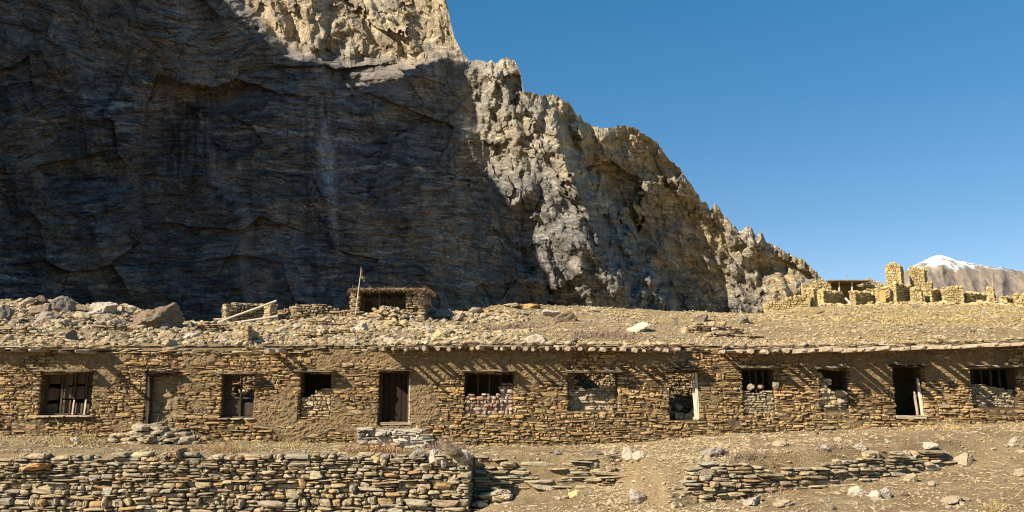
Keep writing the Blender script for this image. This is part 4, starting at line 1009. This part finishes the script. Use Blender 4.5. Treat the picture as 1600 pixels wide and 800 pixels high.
heap('rubble_pile', (hx0 + hx1) / 2 + .1, 38.0, hb - .1, 3.7, 1.7, 1.05, 420, 116, 'heap of tumbled rubble spilled in front of the thatched hut', 'rubble', 'rub', .6, (.10, .34), False)
# flag pole
pb = np.array([float(q) for q in at(556, 478, 37.9)]); pt = np.array([float(q) for q in at(564, 424, 37.9)])
fp = empty('flag_pole', tuple(pb), 'thin leaning pole with small red and yellow prayer flags beside the hut', 'flag pole')
mb = MB(); add_tube(mb, [pb - (0, 0, .4), (pb + pt) / 2 + (.015, 0, 0), pt], .026, .018, 7, .05, 3); o = mb.build('pole', M['pale'])
def cloth(name, c, w, h, mat, seed):
    u = np.linspace(0, 1, 7); uu, vv = np.meshgrid(u, u)
    wv = .05 * np.sin(uu * 7 + seed) + .03 * np.sin(vv * 5 + seed)
    V = np.stack([c[0] + uu * w * (1 - .45 * vv), c[1] + wv, c[2] - vv * h - uu * .06 * seed], -1).reshape(-1, 3)
    i = (np.arange(6)[:, None] * 7 + np.arange(6)[None]).ravel(); F = np.stack([i, i + 1, i + 8, i + 7], -1)
    V2 = V + np.array([0, .008, 0]); return MB().add(V, F).add(V2, F[:, ::-1]).build(name, M[mat])
f1 = cloth('flag', pt + (-.03, 0, .14), .12, .38, 'cloth_red', 1); f2 = cloth('flag', pt + (.02, 0, -.18), .2, .16, 'cloth_yellow', 2); f3 = cloth('flag', pt + (.06, .02, -.27), .14, .09, 'cloth_green', 3)
mb = MB(); add_tube(mb, [pt - (0, 0, .05), pt + (.004, 0, .22)], .012, .01, 6, .05, 4); f4 = mb.build('pole_tip', M['pale']); adopt(fp, o, f1, f2, f3, f4)
# two poles leaning on the ruined wall
for (pa, pb2, lb, k) in (((333, 507, 37.2), (432, 470, 37.8), 'long pale timber pole slanting up against the ruined wall, the steeper one', 1), ((352, 507, 36.9), (434, 494, 37.4), 'pale timber pole lying nearly level in front of the ruined wall, the lower one', 2)):
    a = np.array([float(q) for q in at(*pa)]); b = np.array([float(q) for q in at(*pb2)])
    mb = MB(); add_tube(mb, [a, a * .66 + b * .34 + (0, 0, .012), a * .33 + b * .67 - (0, 0, .006), b], .048, .06, 8, .05, k); tag(mb.build('timber_pole', M['pale']), lb, 'pole')
# standing stone
x, y, z = at(1056, 520, 40); o = MB().add(*rbox((x, 40, z + .32), (.2, .22, .95), rough=.09, seed=4, roll=.06)).build('standing_stone', M['rock_dark']); tag(o, 'narrow dark standing stone upright on the gravel slope', 'stone')

# ------------------------------------------------------------------ ruined village at upper right
def vbox(name, px, Yc, w, d, h, rot, label, seed, topn=.2, mat='vil', cat='wall', base=None, tops=None, st=((.12, .24), (.2, .6))):
    """a rectangular ruin: four stone faces rising from the slope; rot turns it about its own axis"""
    x = float(at(px, 470, Yc)[0]); rg = np.random.default_rng(seed)
    zb0 = float(hill_z(x, Yc)) - .5 if base is None else base
    h = h * (1.14 if cat == 'wall' else 1.04); zt = zb0 + .5 + h
    mb = MB(); hw, hd = w / 2, d / 2
    c, s = math.cos(rot), math.sin(rot)
    tp = tops or (lambda u: 0 * u)
    for lx, ly, a, Lg, f in ((-hw, -hd, 0, w, lambda q: tp(q / w)), (hw, -hd, math.pi / 2, d, lambda q: tp(1 + 0 * q)), (hw, hd, math.pi, w, lambda q: tp(1 - q / w)), (-hw, hd, -math.pi / 2, d, lambda q: tp(0 * q))):
        A = course_fill(0, Lg, lambda q: zb0 + 0 * np.asarray(q), lambda q: zt + f(np.asarray(q)) + topn * np.sin(np.asarray(q) * 3 + seed) * .5, [], st[0][0], st[0][1], st[1][0], st[1][1], seed=seed + int(lx * 3 + ly * 7), gap=.02)
        if len(A): mb.add(*wall_stones(A, straight(x + c * lx - s * ly, Yc + s * lx + c * ly, rot + a), .4, .05, .16, 4, 2, seed + int(lx + 5)))
    # solid heart
    hq = max(h + float(np.min(tp(np.linspace(0, 1, 9)))) - .15, .1)
    V, F = boxv(-hw + .2, hw - .2, -hd + .2, hd - .2, zb0, zb0 + .5 + hq)
    V = np.stack([x + c * V[:, 0] - s * V[:, 1], Yc + s * V[:, 0] + c * V[:, 1], V[:, 2]], -1); mb.add(V, F)
    # stones lying on the top
    k = int(w * d * 3) + 4; C = np.stack([rg.uniform(-hw, hw, k), rg.uniform(-hd, hd, k), np.zeros(k)], -1); u = (C[:, 0] + hw) / w
    C = np.stack([x + c * C[:, 0] - s * C[:, 1], Yc + s * C[:, 0] + c * C[:, 1], zt + tp(u) + rg.uniform(-.1, .12, k)], -1)
    mb.add(*rocks(C, rg.uniform(.25, .6, (k, 3)), 1, 7, rg))
    return tag(mb.build(name, M[mat]), label, cat)
LIT = R(-38); DRK = R(38)
vbox('ruined_wall', 1229, 98, 5.6, .9, .8, R(-12), 'long yellow wall with a slanting top at the foot of the rocky ridge', 201, .15, tops=lambda u: 1.55 * np.clip(u, 0, 1) - .5)
vbox('wall_block', 1266, 99, .9, 1.6, 2.0, R(35), 'narrow stone wall end beside the low dark doorway gap', 202)
sx_ = float(at(1322, 450, 113)[0]); sb = float(hill_z(sx_, 113)); 
shed = empty('stone_shed', (sx_, 113, sb), 'open-fronted stone shed with a flat roof and two posts in the village', 'shed')
xa, xb, xc, xd = [float(at(p, 450, 113)[0]) for p in (1268, 1297, 1349, 1384)]
zt1, zb1 = Z(441, 113), Z(462, 113)
mb = MB()
for u0, u1, top_, sd in ((xa, xb, lambda s: zt1 + .05 * np.sin(s * 3), 211), (xc, xd, lambda s: zt1 - .1 + np.interp(s, [0, .9, 1.8, 3.2], [.2, .75, .4, -.5]), 212)):
    A = course_fill(0, u1 - u0, lambda s: zb1 - 1.6 + 0 * np.asarray(s), lambda s: top_(np.asarray(s)), [], .12, .24, .2, .6, seed=sd, gap=.02); mb.add(*wall_stones(A, straight(u0, 112.8, R(-8)), .5, .05, .15, 4, 2, sd)); mb.add(*boxv(u0 + .1, u1 - .1, 113.1, 116.5, zb1 - 1.6, zt1 - .55))
A = course_fill(0, xd - xa, lambda s: zb1 - 1 + 0 * np.asarray(s), lambda s: zt1 + .25 + 0 * np.asarray(s), [], .12, .24, .2, .6, seed=213, gap=.02); mb.add(*wall_stones(A, straight(xa, 116.6, 0), .5, .05, .15, 4, 2, 213)); mb.add(*boxv(xa, xd, 116.7, 117, zb1 - 1, zt1 + .25))
o1 = mb.build('wall', M['vil'])
o2 = MB().add(*rbox(((xb + xc) / 2, 114.4, zt1 + .12), (xc - xb + 1.2, 4.6, .3), rough=.05, seed=3)).add(*stones(np.stack([np.linspace(xb - .4, xc + .4, 14), np.full(14, 112.3), np.full(14, zt1 + .1)], -1), np.tile([(.5, .9, .14)], (14, 1)), .1, 6, 2)).build('roof', M['brush'])
ps = []
for p in (1311, 1331):
    q = float(at(p, 450, 112.6)[0]); mb = MB(); add_tube(mb, [(q, 112.6, zb1 - .6), (q + .05, 112.6, zt1 + .0)], .13, .11, 7, .06, p); ps.append(mb.build('post', M['pale']))
mb = MB(); q = float(at(1312, 450, 112.4)[0]); add_tube(mb, [(q - .2, 112.3, zb1 - .3), (q + .1, 112.7, zt1 - .6)], .09, .07, 6, .06, 5); ps.append(mb.build('prop', M['pale']))
adopt(shed, o1, o2, *ps)
vbox('ruined_wall', 1298, 106, 5.2, .9, 1.75, DRK, 'dark shaded stone wall in front of the open-fronted shed', 221, .15)
vbox('ruined_wall', 1350, 107, 6.2, .9, 1.6, DRK, 'dark stone wall with a pale fallen beam at its left end', 222, .3)
a = np.array([float(q) for q in at(1321, 466, 104.5)]); b = np.array([float(q) for q in at(1331, 477, 103.5)])
mb = MB(); add_tube(mb, [a, (a + b) / 2, b], .14, .12, 7, .05, 8); tag(mb.build('fallen_beam', M['pale']), 'short pale beam fallen in the gap between two dark village walls', 'beam')
vbox('doorway_wall', 1381, 107, 1.9, 1.1, 2.1, LIT, 'pale corner of wall beside the orange wooden panel', 223)
x = float(at(1379, 463, 105.6)[0]); z = Z(464, 105.6); tag(MB().add(*rbox((x, 105.6, z), (.75, .12, 1.5), rot=R(-25), rough=.03, seed=6)).build('wooden_panel', M['panel']), 'orange wooden panel standing in a village doorway', 'panel')
vbox('stone_tower', 1401, 113, 2.1, 2.0, 5.5, LIT, 'ruined yellow stone tower, the left one of two, with a tapering top', 224, .5, cat='tower', tops=lambda u: .3 - 1.1 * np.abs(u - .45) ** 1.3)
vbox('stone_tower', 1438, 114, 2.0, 2.0, 5.2, LIT, 'ruined yellow stone tower, the right one of two, beside a stepped edge', 225, .5, cat='tower', tops=lambda u: .1 - .5 * u)
vbox('tower_buttress', 1451, 113, 1.3, 1.3, 2.6, LIT, 'low stepped masonry stub against the right stone tower', 226, .5)
vbox('ruined_wall', 1409, 108, 5.0, 1.0, 2.4, DRK, 'dark shaded wall between the two stone towers', 227, .3)
vbox('wall_block', 1433, 107, 1.5, 1.2, 1.8, LIT, 'bright narrow wall block below the right stone tower', 228)
vbox('ruined_wall', 1462, 109, 4.6, 1.0, 1.9, DRK, 'dark shaded wall right of the bright narrow block', 229, .25)
vbox('wall_block', 1489, 107, 2.6, 1.6, 2.2, R(-28), 'broad bright yellow wall block between two dark walls', 230, .35)
vbox('ruined_wall', 1524, 109, 5.6, 1.0, 1.6, R(30), 'dark shaded wall with pale coping left of the thin pole', 231, .25)
vbox('wall_block', 1549, 107, .95, 1.0, 2.1, LIT, 'thin tall wall corner carrying a bare pole', 232, .3)
vbox('ruined_wall', 1579, 106, 5.2, 1.0, .9, DRK, 'low dark wall at the right end of the village', 233, .2)
vbox('wall_block', 1602, 104, 2.6, 1.6, 1.5, LIT, 'bright rubble wall at the right edge of the photo', 234, .4)
for px_, Y_, w_, n_, sd, lb in ((1300, 102, 7, 120, 241, 'rubble heap spilled below the dark wall in front of the shed'), (1372, 103, 8, 160, 242, 'rubble heap below the orange wooden panel'), (1420, 104, 6, 130, 243, 'rubble heap at the foot of the two towers'), (1470, 103, 7, 120, 244, 'rubble heap left of the broad bright wall block'), (1545, 103, 9, 120, 245, 'low rubble spread below the thin tall wall corner')):
    x = float(at(px_, 470, Y_)[0]); heap('rubble_pile', x, Y_, float(hill_z(x, Y_)) - .15, w_, 3.0, .75, n_, sd, lb, 'rubble', 'vil', .6, (.22, .75), False)
for pa, pb2, lb, rad in (((1551, 458, 107), (1550, 431, 107), 'thin bare pole rising from the thin tall wall corner', .06), ((1565, 470, 107), (1565, 459, 107), 'short thin pole above the low dark wall', .05)):
    a = np.array([float(q) for q in at(*pa)]); b = np.array([float(q) for q in at(*pb2)]); mb = MB(); add_tube(mb, [a - (0, 0, .8), (a + b) / 2 + (.04, 0, 0), b], rad, rad * .6, 6, .05, 2); tag(mb.build('bare_pole', M['timber']), lb, 'pole')
a = np.array([float(q) for q in at(1324, 442, 114)]); b = np.array([float(q) for q in at(1323, 417, 114)])
ant = empty('antenna_mast', tuple(a), 'thin antenna mast on the shed roof against the sky', 'antenna')
mb = MB(); add_tube(mb, [a - (0, 0, .3), b], .035, .025, 6, .02, 1); o1 = mb.build('mast', M['metal'])
mb = MB(); c_ = a * .55 + b * .45; add_tube(mb, [c_ - (.2, 0, .02), c_ + (.2, 0, .02)], .06, .06, 6, .02, 1); o2 = mb.build('crossbar', M['metal']); adopt(ant, o1, o2)

# ------------------------------------------------------------------ named boulders and stones
def ray_surf(px, py, zf, y0, y1):
    ys_ = np.linspace(y0, y1, 1500); x_, _, z_ = at(px, py, ys_); d = z_ - zf(x_, ys_)
    k = np.argmax(d < 0) if (d < 0).any() else len(ys_) - 1
    return float(x_[k]), float(ys_[k])
BO = [ # px, py(bottom), width px, height px, colour, surface, label, Y if set
 (37,480,28,14,'tan','h','rounded pale boulder on the skyline at the far left'), (62,478,15,16,'brown','h','small dark brown boulder on the skyline beside a pyramid-shaped one'),
 (95,488,33,24,'grey','h','large rounded grey boulder on the skyline above the boarded window'), (60,493,42,22,'brown','h','pyramid-shaped brown boulder below the skyline at the left'),
 (70,508,44,22,'grey','h','wide dark grey boulder with a sloping ridge at the left'), (92,511,30,15,'tan','h','flat-topped boulder in front of the wide dark grey one'),
 (160,488,36,22,'white','h','bright angular white boulder tilted on the skyline'), (140,496,26,12,'white','h','bright low slab below the tilted white boulder'),
 (121,501,26,14,'tan','h','beige boulder left of the bright low slab'), (157,503,24,12,'tan','h','low beige rock under the tilted white boulder'),
 (238,512,72,38,'brown','h','biggest boulder, brown and domed, on the left skyline'), (180,515,28,20,'grey','h','grey boulder with a lit sloping top left of the biggest boulder'),
 (217,517,18,9,'tan','h','small rounded stone at the foot of the biggest boulder'), (200,492,20,11,'tan','h','pale rock on the skyline between the tilted white boulder and the biggest one'),
 (263,542,25,14,'tan','h','tan angular stone lying on the gravel above the blocked doorway'), (296,531,24,13,'white','h','pale smooth stone near the slope edge right of the biggest boulder'),
 (262,525,24,10,'tan','h','flat pale stone slabs below the biggest boulder'), (5,500,18,24,'dark','h','dark upright boulder cut by the left edge of the photo'),
 (14,489,10,8,'white','h','small white stone among dark boulders at the far left'), (107,533,16,17,'dark','h','dark grey jagged stone above the left eave'),
 (614,512,19,15,'yellow','h','square yellow block below the thatched hut, the larger of two'), (631,512,13,11,'yellow','h','smaller yellow block touching the larger square one'),
 (566,519,20,16,'white','h','white broken boulder below the flag pole'), (608,538,19,11,'white','h','white triangular stone above the eave'),
 (684,531,20,15,'yellow','h','yellow round-cornered boulder above the eave right of the hut'), (672,522,15,16,'white','h','upright white stone behind the yellow round-cornered boulder'),
 (675,494,10,15,'grey','h','small upright grey stone right of the thatched hut'), (692,498,26,16,'grey','h','broken grey boulder pile stone on the ridge right of the hut'),
 (713,501,16,11,'tan','h','pale boulder on the dip in the ridge'), (744,493,16,15,'grey','h','cube-like grey boulder alone on the ridge'),
 (761,491,18,6,'orange','h','thin orange slab on the ridge beside the cube-like boulder'), (800,480,26,6,'tan','h','flat tan slab on the crest near the middle'),
 (831,481,26,7,'orange','h','flat brownish slab on the crest beside the tan one'), (863,495,30,10,'white','h','flat white-topped rock on the gravel slope'),
 (886,502,30,14,'brown','h','brown wedge-shaped boulder casting a shadow on the gravel slope'), (998,519,28,15,'white','h','whitish craggy boulder in the middle of the gravel slope'),
 (836,539,26,15,'white','h','smooth pale dome-shaped boulder just above the eave'), (896,536,16,9,'brown','h','small brown rock just above the eave in the middle'),
 (1078,518,22,11,'grey','h','grey rock right of the standing stone'), (1096,501,22,9,'brown','h','low brown rock near the crest below the sunlit cliff'),
 (925,487,18,7,'tan','h','small flat tan rock on the crest left of the sunlit cliff foot'), (1165,505,20,14,'grey','h','grey stone at the end of the broken slab layer'),
 (982,720,15,18,'white','g','upright white stone on the terrace in the middle of the yard'), (1001,718,18,11,'white','g','rounded white stone beside the upright one'),
 (930,711,25,5,'dark','g','thin dark slab lying on the terrace'), (1003,785,30,16,'white','g','large white rough stone in the yard left of the curved wall'),
 (899,779,18,11,'yellow','g','yellowish stone alone in the yard'), (783,785,25,16,'white','g','whitish stone in the shadow of the tall wall end'),
 (841,766,36,14,'tan','g','broad pale rock below the slumped terrace wall'), (1116,713,30,18,'grey','g','pale capping rock on the left part of the curved wall'),
 (1339,775,26,14,'white','g','white stone in the yard, leftmost of a trio'), (1367,782,17,14,'white','g','white stone in the middle of the yard trio'),
 (1382,779,16,15,'white','g','white stone at the right of the yard trio'), (1511,728,22,18,'tan','g','large pale stone at the right end of the curved wall'),
 (1177,790,26,12,'white','g','flat white stone near the bottom edge below the curved wall'), (1224,792,22,9,'tan','g','flat stone near the bottom edge right of the flat white one'),
 (1289,787,14,9,'tan','g','small stone between the bottom-edge stones and the white trio'), (1489,789,23,11,'tan','g','pale flat stone at the bottom right'),
 (1508,793,12,8,'tan','g','small stone touching the pale flat one at the bottom right'), (1428,755,20,13,'tan','g','low pale rock below the right part of the curved wall'),
 (1459,760,18,9,'tan','g','flat pale rock right of the low one by the curved wall'), (1586,697,17,11,'white','g','white stone on the slope near the right edge'),
 (1222,698,18,9,'tan','g','small rock on the terrace below the half-walled slatted window'), (1292,706,14,9,'white','g','white stone on top of the curved wall, leftmost of its capstones'),
 (1345,703,18,9,'white','g','white flat capstone on the curved wall middle'), (1452,700,24,10,'white','g','whitish capstone near the right end of the curved wall'),
 (118,695,16,8,'white','g','pale stone half buried on the left terrace'), (1600,748,24,18,'tan','g','pale boulder at the right edge of the yard'),
]
WT = [(679,722,19,17,'white','white angular stone standing on the tall wall top'), (691,728,11,13,'white','small white stone leaning below the angular one on the tall wall'), (723,724,19,17,'white','white pointed stone at the right end of the tall wall top'),
      (586,724,12,12,'yellow','small yellowish stone set upright on the tall wall'), (597,727,10,13,'tan','small upright tan stone next to the yellowish one'), (707,711,38,14,'brown','broad flat brown rock behind the pointed stone on the wall top'), (652,716,22,12,'grey','grey loose stone on the tall wall left of the white ones'), (54,732,38,8,'orange','orange-brown rounded slab at the left end of the tall wall')]
for k, e_ in enumerate(BO):
    px, pb_, w, h, colr_, surf, lb = e_
    if surf == 'h': x, Y = ray_surf(px, pb_, hill_z, 26.8, 130); zb = float(hill_z(x, Y))
    else: x, Y = ray_surf(px, pb_, ground_z, 14, 24.2); zb = float(ground_z(x, Y))
    Y = min(Y, 70 if px > 740 else 43)
    mpp = Y / FPX; W_, H_ = w * mpp * (.92 if px < 300 and surf == 'h' else 1), h * mpp
    rg = np.random.default_rng(400 + k)
    V, F = rocks(np.zeros((1, 3)), np.array([[W_ * 1.12, max(W_ * .8, H_), H_ * 1.15]]), 3 if w < 40 else 4, 9, rg, .42, .85)
    o = MB().add(V, F).build('boulder' if W_ > .45 else 'stone', M['rock_' + colr_])
    o.location = (x, Y + W_ * .2, zb + H_ * (.34 if W_ > .45 else .38)); tag(o, lb, 'boulder' if W_ > .45 else 'stone')
for k, (px, pb_, w, h, colr_, lb) in enumerate(WT):
    x, Y, zb = [float(q) for q in at(px, pb_, 20.05)]; mpp = Y / FPX; rg = np.random.default_rng(480 + k)
    V, F = rocks(np.zeros((1, 3)), np.array([[w * mpp * 1.1, max(w * mpp * .8, .2), h * mpp * 1.15]]), 3, 9, rg, .5, .88)
    o = MB().add(V, F).build('stone', M['rock_' + colr_]); o.location = (x, Y + .1 if k < 7 else Y, zb + h * mpp * .45); tag(o, lb, 'stone')

# ------------------------------------------------------------------ scattered stones: the larger ones as individuals, the rest as rubble
protos = []
for k in range(10):
    rg = np.random.default_rng(600 + k); V, F = rocks(np.zeros((1, 3)), np.array([[1.0, .8, rg.uniform(.4, .75)]]), 2, 8, rg)
    protos.append(MB().add(V, F).build('stone', M['rock_' + ['tan', 'grey', 'tan', 'tan', 'brown'][k % 5]]))
def scatter(n_, zf, ylo, yhi, ulo, uhi, smin, smax, label, group, seed, dens=None, ypow=1.0):
    rg = np.random.default_rng(seed); c = 0; tries = 0
    while c < n_ and tries < 20000:
        tries += 1
        Y = math.exp(rg.uniform(math.log(ylo), math.log(yhi))); x = rg.uniform(ulo, uhi) * Y
        if dens is not None and rg.random() > dens(x, Y): continue
        p = protos[rg.integers(len(protos))]
        o = p if not p.get('label') else p.copy()
        if o is not p: COL.objects.link(o)
        s = rg.uniform(smin, smax) * (Y / ylo) ** .6
        o.scale = (s, s, s * rg.uniform(.7, 1.1)); o.rotation_euler = (rg.normal(0, .2), rg.normal(0, .2), rg.uniform(0, 6.28))
        o.location = (x, Y, float(zf(x, Y)) + s * .16); tag(o, label, 'stone', group); c += 1
def crest_y(x, Y): return float(np.interp(x / Y, _ca, _cy))
scatter(130, hill_z, 27, 42, -.72, -.05, .16, .42, 'loose angular stone among the rubble on the slope left of and below the hut', 'loose stones on the left slope', 71, lambda x, Y: Y < crest_y(x, Y) + 1)
scatter(90, hill_z, 27.5, 100, -.05, .72, .10, .30, 'loose stone lying on the gravel slope above the right half of the building', 'loose stones on the gravel slope', 72, lambda x, Y: .7 * (Y < crest_y(x, Y)))
scatter(70, ground_z, 15.5, 23.6, .04, .72, .07, .20, 'small loose stone on the bare earth of the yard', 'loose stones in the yard', 73)

def stuff_stones(name, n_, zf, ylo, yhi, ulo, uhi, smin, smax, mat, seed, dens=None, sub=0, flat=.6):
    rg = np.random.default_rng(seed)
    Y = np.exp(rg.uniform(math.log(ylo), math.log(yhi), n_)); x = rg.uniform(ulo, uhi, n_) * Y
    if dens is not None: k = rg.random(n_) < dens(x, Y); x, Y = x[k], Y[k]
    s = np.exp(math.log(smin) + (math.log(smax) - math.log(smin)) * rg.random(len(x)) ** 1.7) * (Y / ylo) ** .75
    C = np.stack([x, Y, zf(x, Y) + s * .15], -1); Sz = np.stack([s * rg.uniform(.8, 1.5, len(s)), s, s * flat * rg.uniform(.6, 1.3, len(s))], -1)
    return tag(MB().add(*rocks(C, Sz, sub, 5, rg)).build(name, M[mat]), kind='stuff')
cy_ = lambda x, Y: np.interp(x / Y, _ca, _cy)
stuff_stones('rubble', 36000, hill_z, 26.8, 46, -.75, .02, .035, .24, 'rub', 81, lambda x, Y: (Y < cy_(x, Y) + 2) * np.clip(.55 + 1.8 * fbm(x * .25, Y * .25, 0, 3, 170), .08, 1), 1)
stuff_stones('gravel', 60000, hill_z, 26.8, 118, -.06, .75, .028, .13, 'rub', 82, lambda x, Y: (Y < cy_(x, Y) + 2) * np.clip(.6 + 1.5 * fbm(x * .2, Y * .2, 0, 3, 171), .12, 1), 0)
stuff_stones('pebbles', 30000, ground_z, 14.5, 24.0, -.75, .75, .015, .07, 'rub', 83, lambda x, Y: np.clip(.45 + 1.5 * fbm(x * .6, Y * .6, 0, 3, 172), .06, 1), 0)

stuff_stones('pebbles', 5000, ground_z, 16.5, 23.5, .10, .30, .012, .09, 'rub', 84, lambda x, Y: np.clip(.6 + 1.3 * fbm(x * 1.4, Y * 1.4, 0, 3, 175), .1, 1), 0)
# ------------------------------------------------------------------ dry plants
def flat_straws(name, n_, zf, ylo, yhi, ulo, uhi, seed, mat='litter', ln=(.06, .28), wd=(.005, .012), dens=None, up=.12):
    rg = np.random.default_rng(seed); Y = np.exp(rg.uniform(math.log(ylo), math.log(yhi), n_)); x = rg.uniform(ulo, uhi, n_) * Y
    if dens is not None: k = rg.random(n_) < dens(x, Y); x, Y = x[k], Y[k]
    N = len(x); d = np.stack([rg.normal(0, 1, N), rg.normal(0, .8, N), np.abs(rg.normal(0, up, N))], -1)
    V, F = blades(np.stack([x, Y, zf(x, Y) + rg.uniform(.005, .04, N)], -1), d, rg.uniform(*ln, N), rg.uniform(*wd, N), rg, .25)
    return tag(MB().add(V, F).build(name, M[mat]), kind='stuff')
flat_straws('straw_litter', 26000, ground_z, 14.5, 23.95, -.75, .75, 91, dens=lambda x, Y: np.clip(.55 + 1.6 * fbm(x * .45, Y * .45, 0, 3, 173), .08, 1))
flat_straws('straw_litter', 3500, ground_z, 16.5, 23.5, .10, .30, 92)
# short dry grass along the roof edge
def fringe(pa, pb_, n_, seed, yo=23.75, h=(.05, .13)):
    rg = np.random.default_rng(seed); x = rg.uniform(X(pa, 540), X(pb_, 540), n_); Y = yo + np.abs(rg.normal(0, .5, n_)); Y = np.minimum(Y, 26.6)
    k = noise(x * 1.4, 3, 0, seed) > -.22; x, Y = x[k], Y[k]
    z = eave(x) + .085 + .05 * sstep(23.7, 24.4, Y); N = len(x)
    return blades(np.stack([x, Y, z], -1), np.stack([rg.normal(0, .5, N), rg.normal(-.35, .5, N), rg.uniform(.3, 1, N)], -1), rg.uniform(*h, N), rg.uniform(.008, .016, N), rg, .35)
mb = MB(); mb.add(*fringe(1205, 1560, 9000, 95)); mb.add(*fringe(45, 160, 3500, 96)); mb.add(*fringe(700, 1050, 2500, 97, h=(.03, .09)))
tag(mb.build('roof_grass', M['grass']), kind='stuff')
flat_straws('slope_grass', 42000, hill_z, 40, 118, .22, .74, 98, 'grass', (.12, .32), (.018, .045), lambda x, Y: np.clip(.2 + 2 * fbm(x * .12, Y * .12, 0, 3, 174), .02, 1) * (Y < cy_(x, Y) + 3), .5)
def tuft(px, py, surf, n_, ln, spread, mat, label, name, cat, seed, wd=(.006, .014), lean=.5):
    rg = np.random.default_rng(seed)
    if surf == 'h': x, Y = ray_surf(px, py, hill_z, 26.8, 130); zf = hill_z
    else: x, Y = ray_surf(px, py, ground_z, 14, 23.9); zf = ground_z
    s = Y / 22.
    bx_ = x + rg.normal(0, spread * s, n_); by_ = Y + rg.normal(0, spread * .6 * s, n_)
    d = np.stack([rg.normal(0, lean, n_), rg.normal(0, lean, n_), rg.uniform(.4, 1, n_)], -1)
    V, F = blades(np.stack([bx_, by_, zf(bx_, by_) - .01], -1), d, rg.uniform(*ln, n_) * s, rg.uniform(*wd, n_) * s, rg, .3)
    o = MB().add(V - np.array([x, Y, float(zf(x, Y))]), F).build(name, M[mat]); o.location = (x, Y, float(zf(x, Y))); tag(o, label, cat)
TF = [(125,694,'g',420,(.15,.55),.45,'grass','golden tuft of dry grass below the boarded window','dry_grass_tuft','grass tuft'),
 (330,706,'g',260,(.12,.42),.4,'redgrass','reddish dry stems behind the tall wall below the four-pane window','dry_grass_tuft','grass tuft'),
 (378,706,'g',220,(.12,.42),.35,'grass','dry yellow grass tuft behind the tall wall beside the reddish stems','dry_grass_tuft','grass tuft'),
 (594,708,'g',260,(.15,.6),.28,'redgrass','rust-red dry plant stems in front of the grey doorstep','dry_plant','dry plant'),
 (560,708,'g',200,(.1,.4),.22,'redgrass','small rusty grass clump left of the grey doorstep','dry_grass_tuft','grass tuft'),
 (700,705,'g',260,(.15,.55),.28,'twig','bare brown twiggy shrub right of the grey doorstep','dry_shrub','shrub'),
 (1168,722,'g',420,(.15,.5),.35,'twig','dark twiggy shrub growing over the dip in the curved wall','dry_shrub','shrub'),
 (1300,702,'g',160,(.12,.45),.3,'twig','thin bare twigs behind the curved wall capstones','dry_shrub','shrub'),
 (1226,762,'g',220,(.08,.25),.18,'redgrass','small red-brown plant at the foot of the curved wall','dry_plant','dry plant'),
 (1554,799,'g',120,(.2,.5),.12,'grass','upright dry stalks at the bottom right corner','dry_plant','dry plant'),
 (940,528,'h',700,(.1,.4),.55,'twig','wide reddish-brown low shrub on the gravel slope above the eave','dry_shrub','shrub'),
 (1190,792,'g',0,(.1,.3),.2,'grass','','',''),
 (790,515,'h',500,(.1,.32),.5,'twig','brown low shrub on the slope right of the hut rubble','dry_shrub','shrub'),
 (470,700,'g',120,(.1,.35),.35,'grass','sparse dry grass behind the tall wall below the half-walled opening','dry_grass_tuft','grass tuft'),
 (1470,672,'g',200,(.1,.35),.5,'grass','dry grass along the wall foot right of the black doorway','dry_grass_tuft','grass tuft')]
for k, (px, py, sf, n_, ln, spd, mt, lb, nm, ct) in enumerate(TF):
    if n_: tuft(px, py, sf, n_, ln, spd, mt, lb, nm, ct, 700 + k)
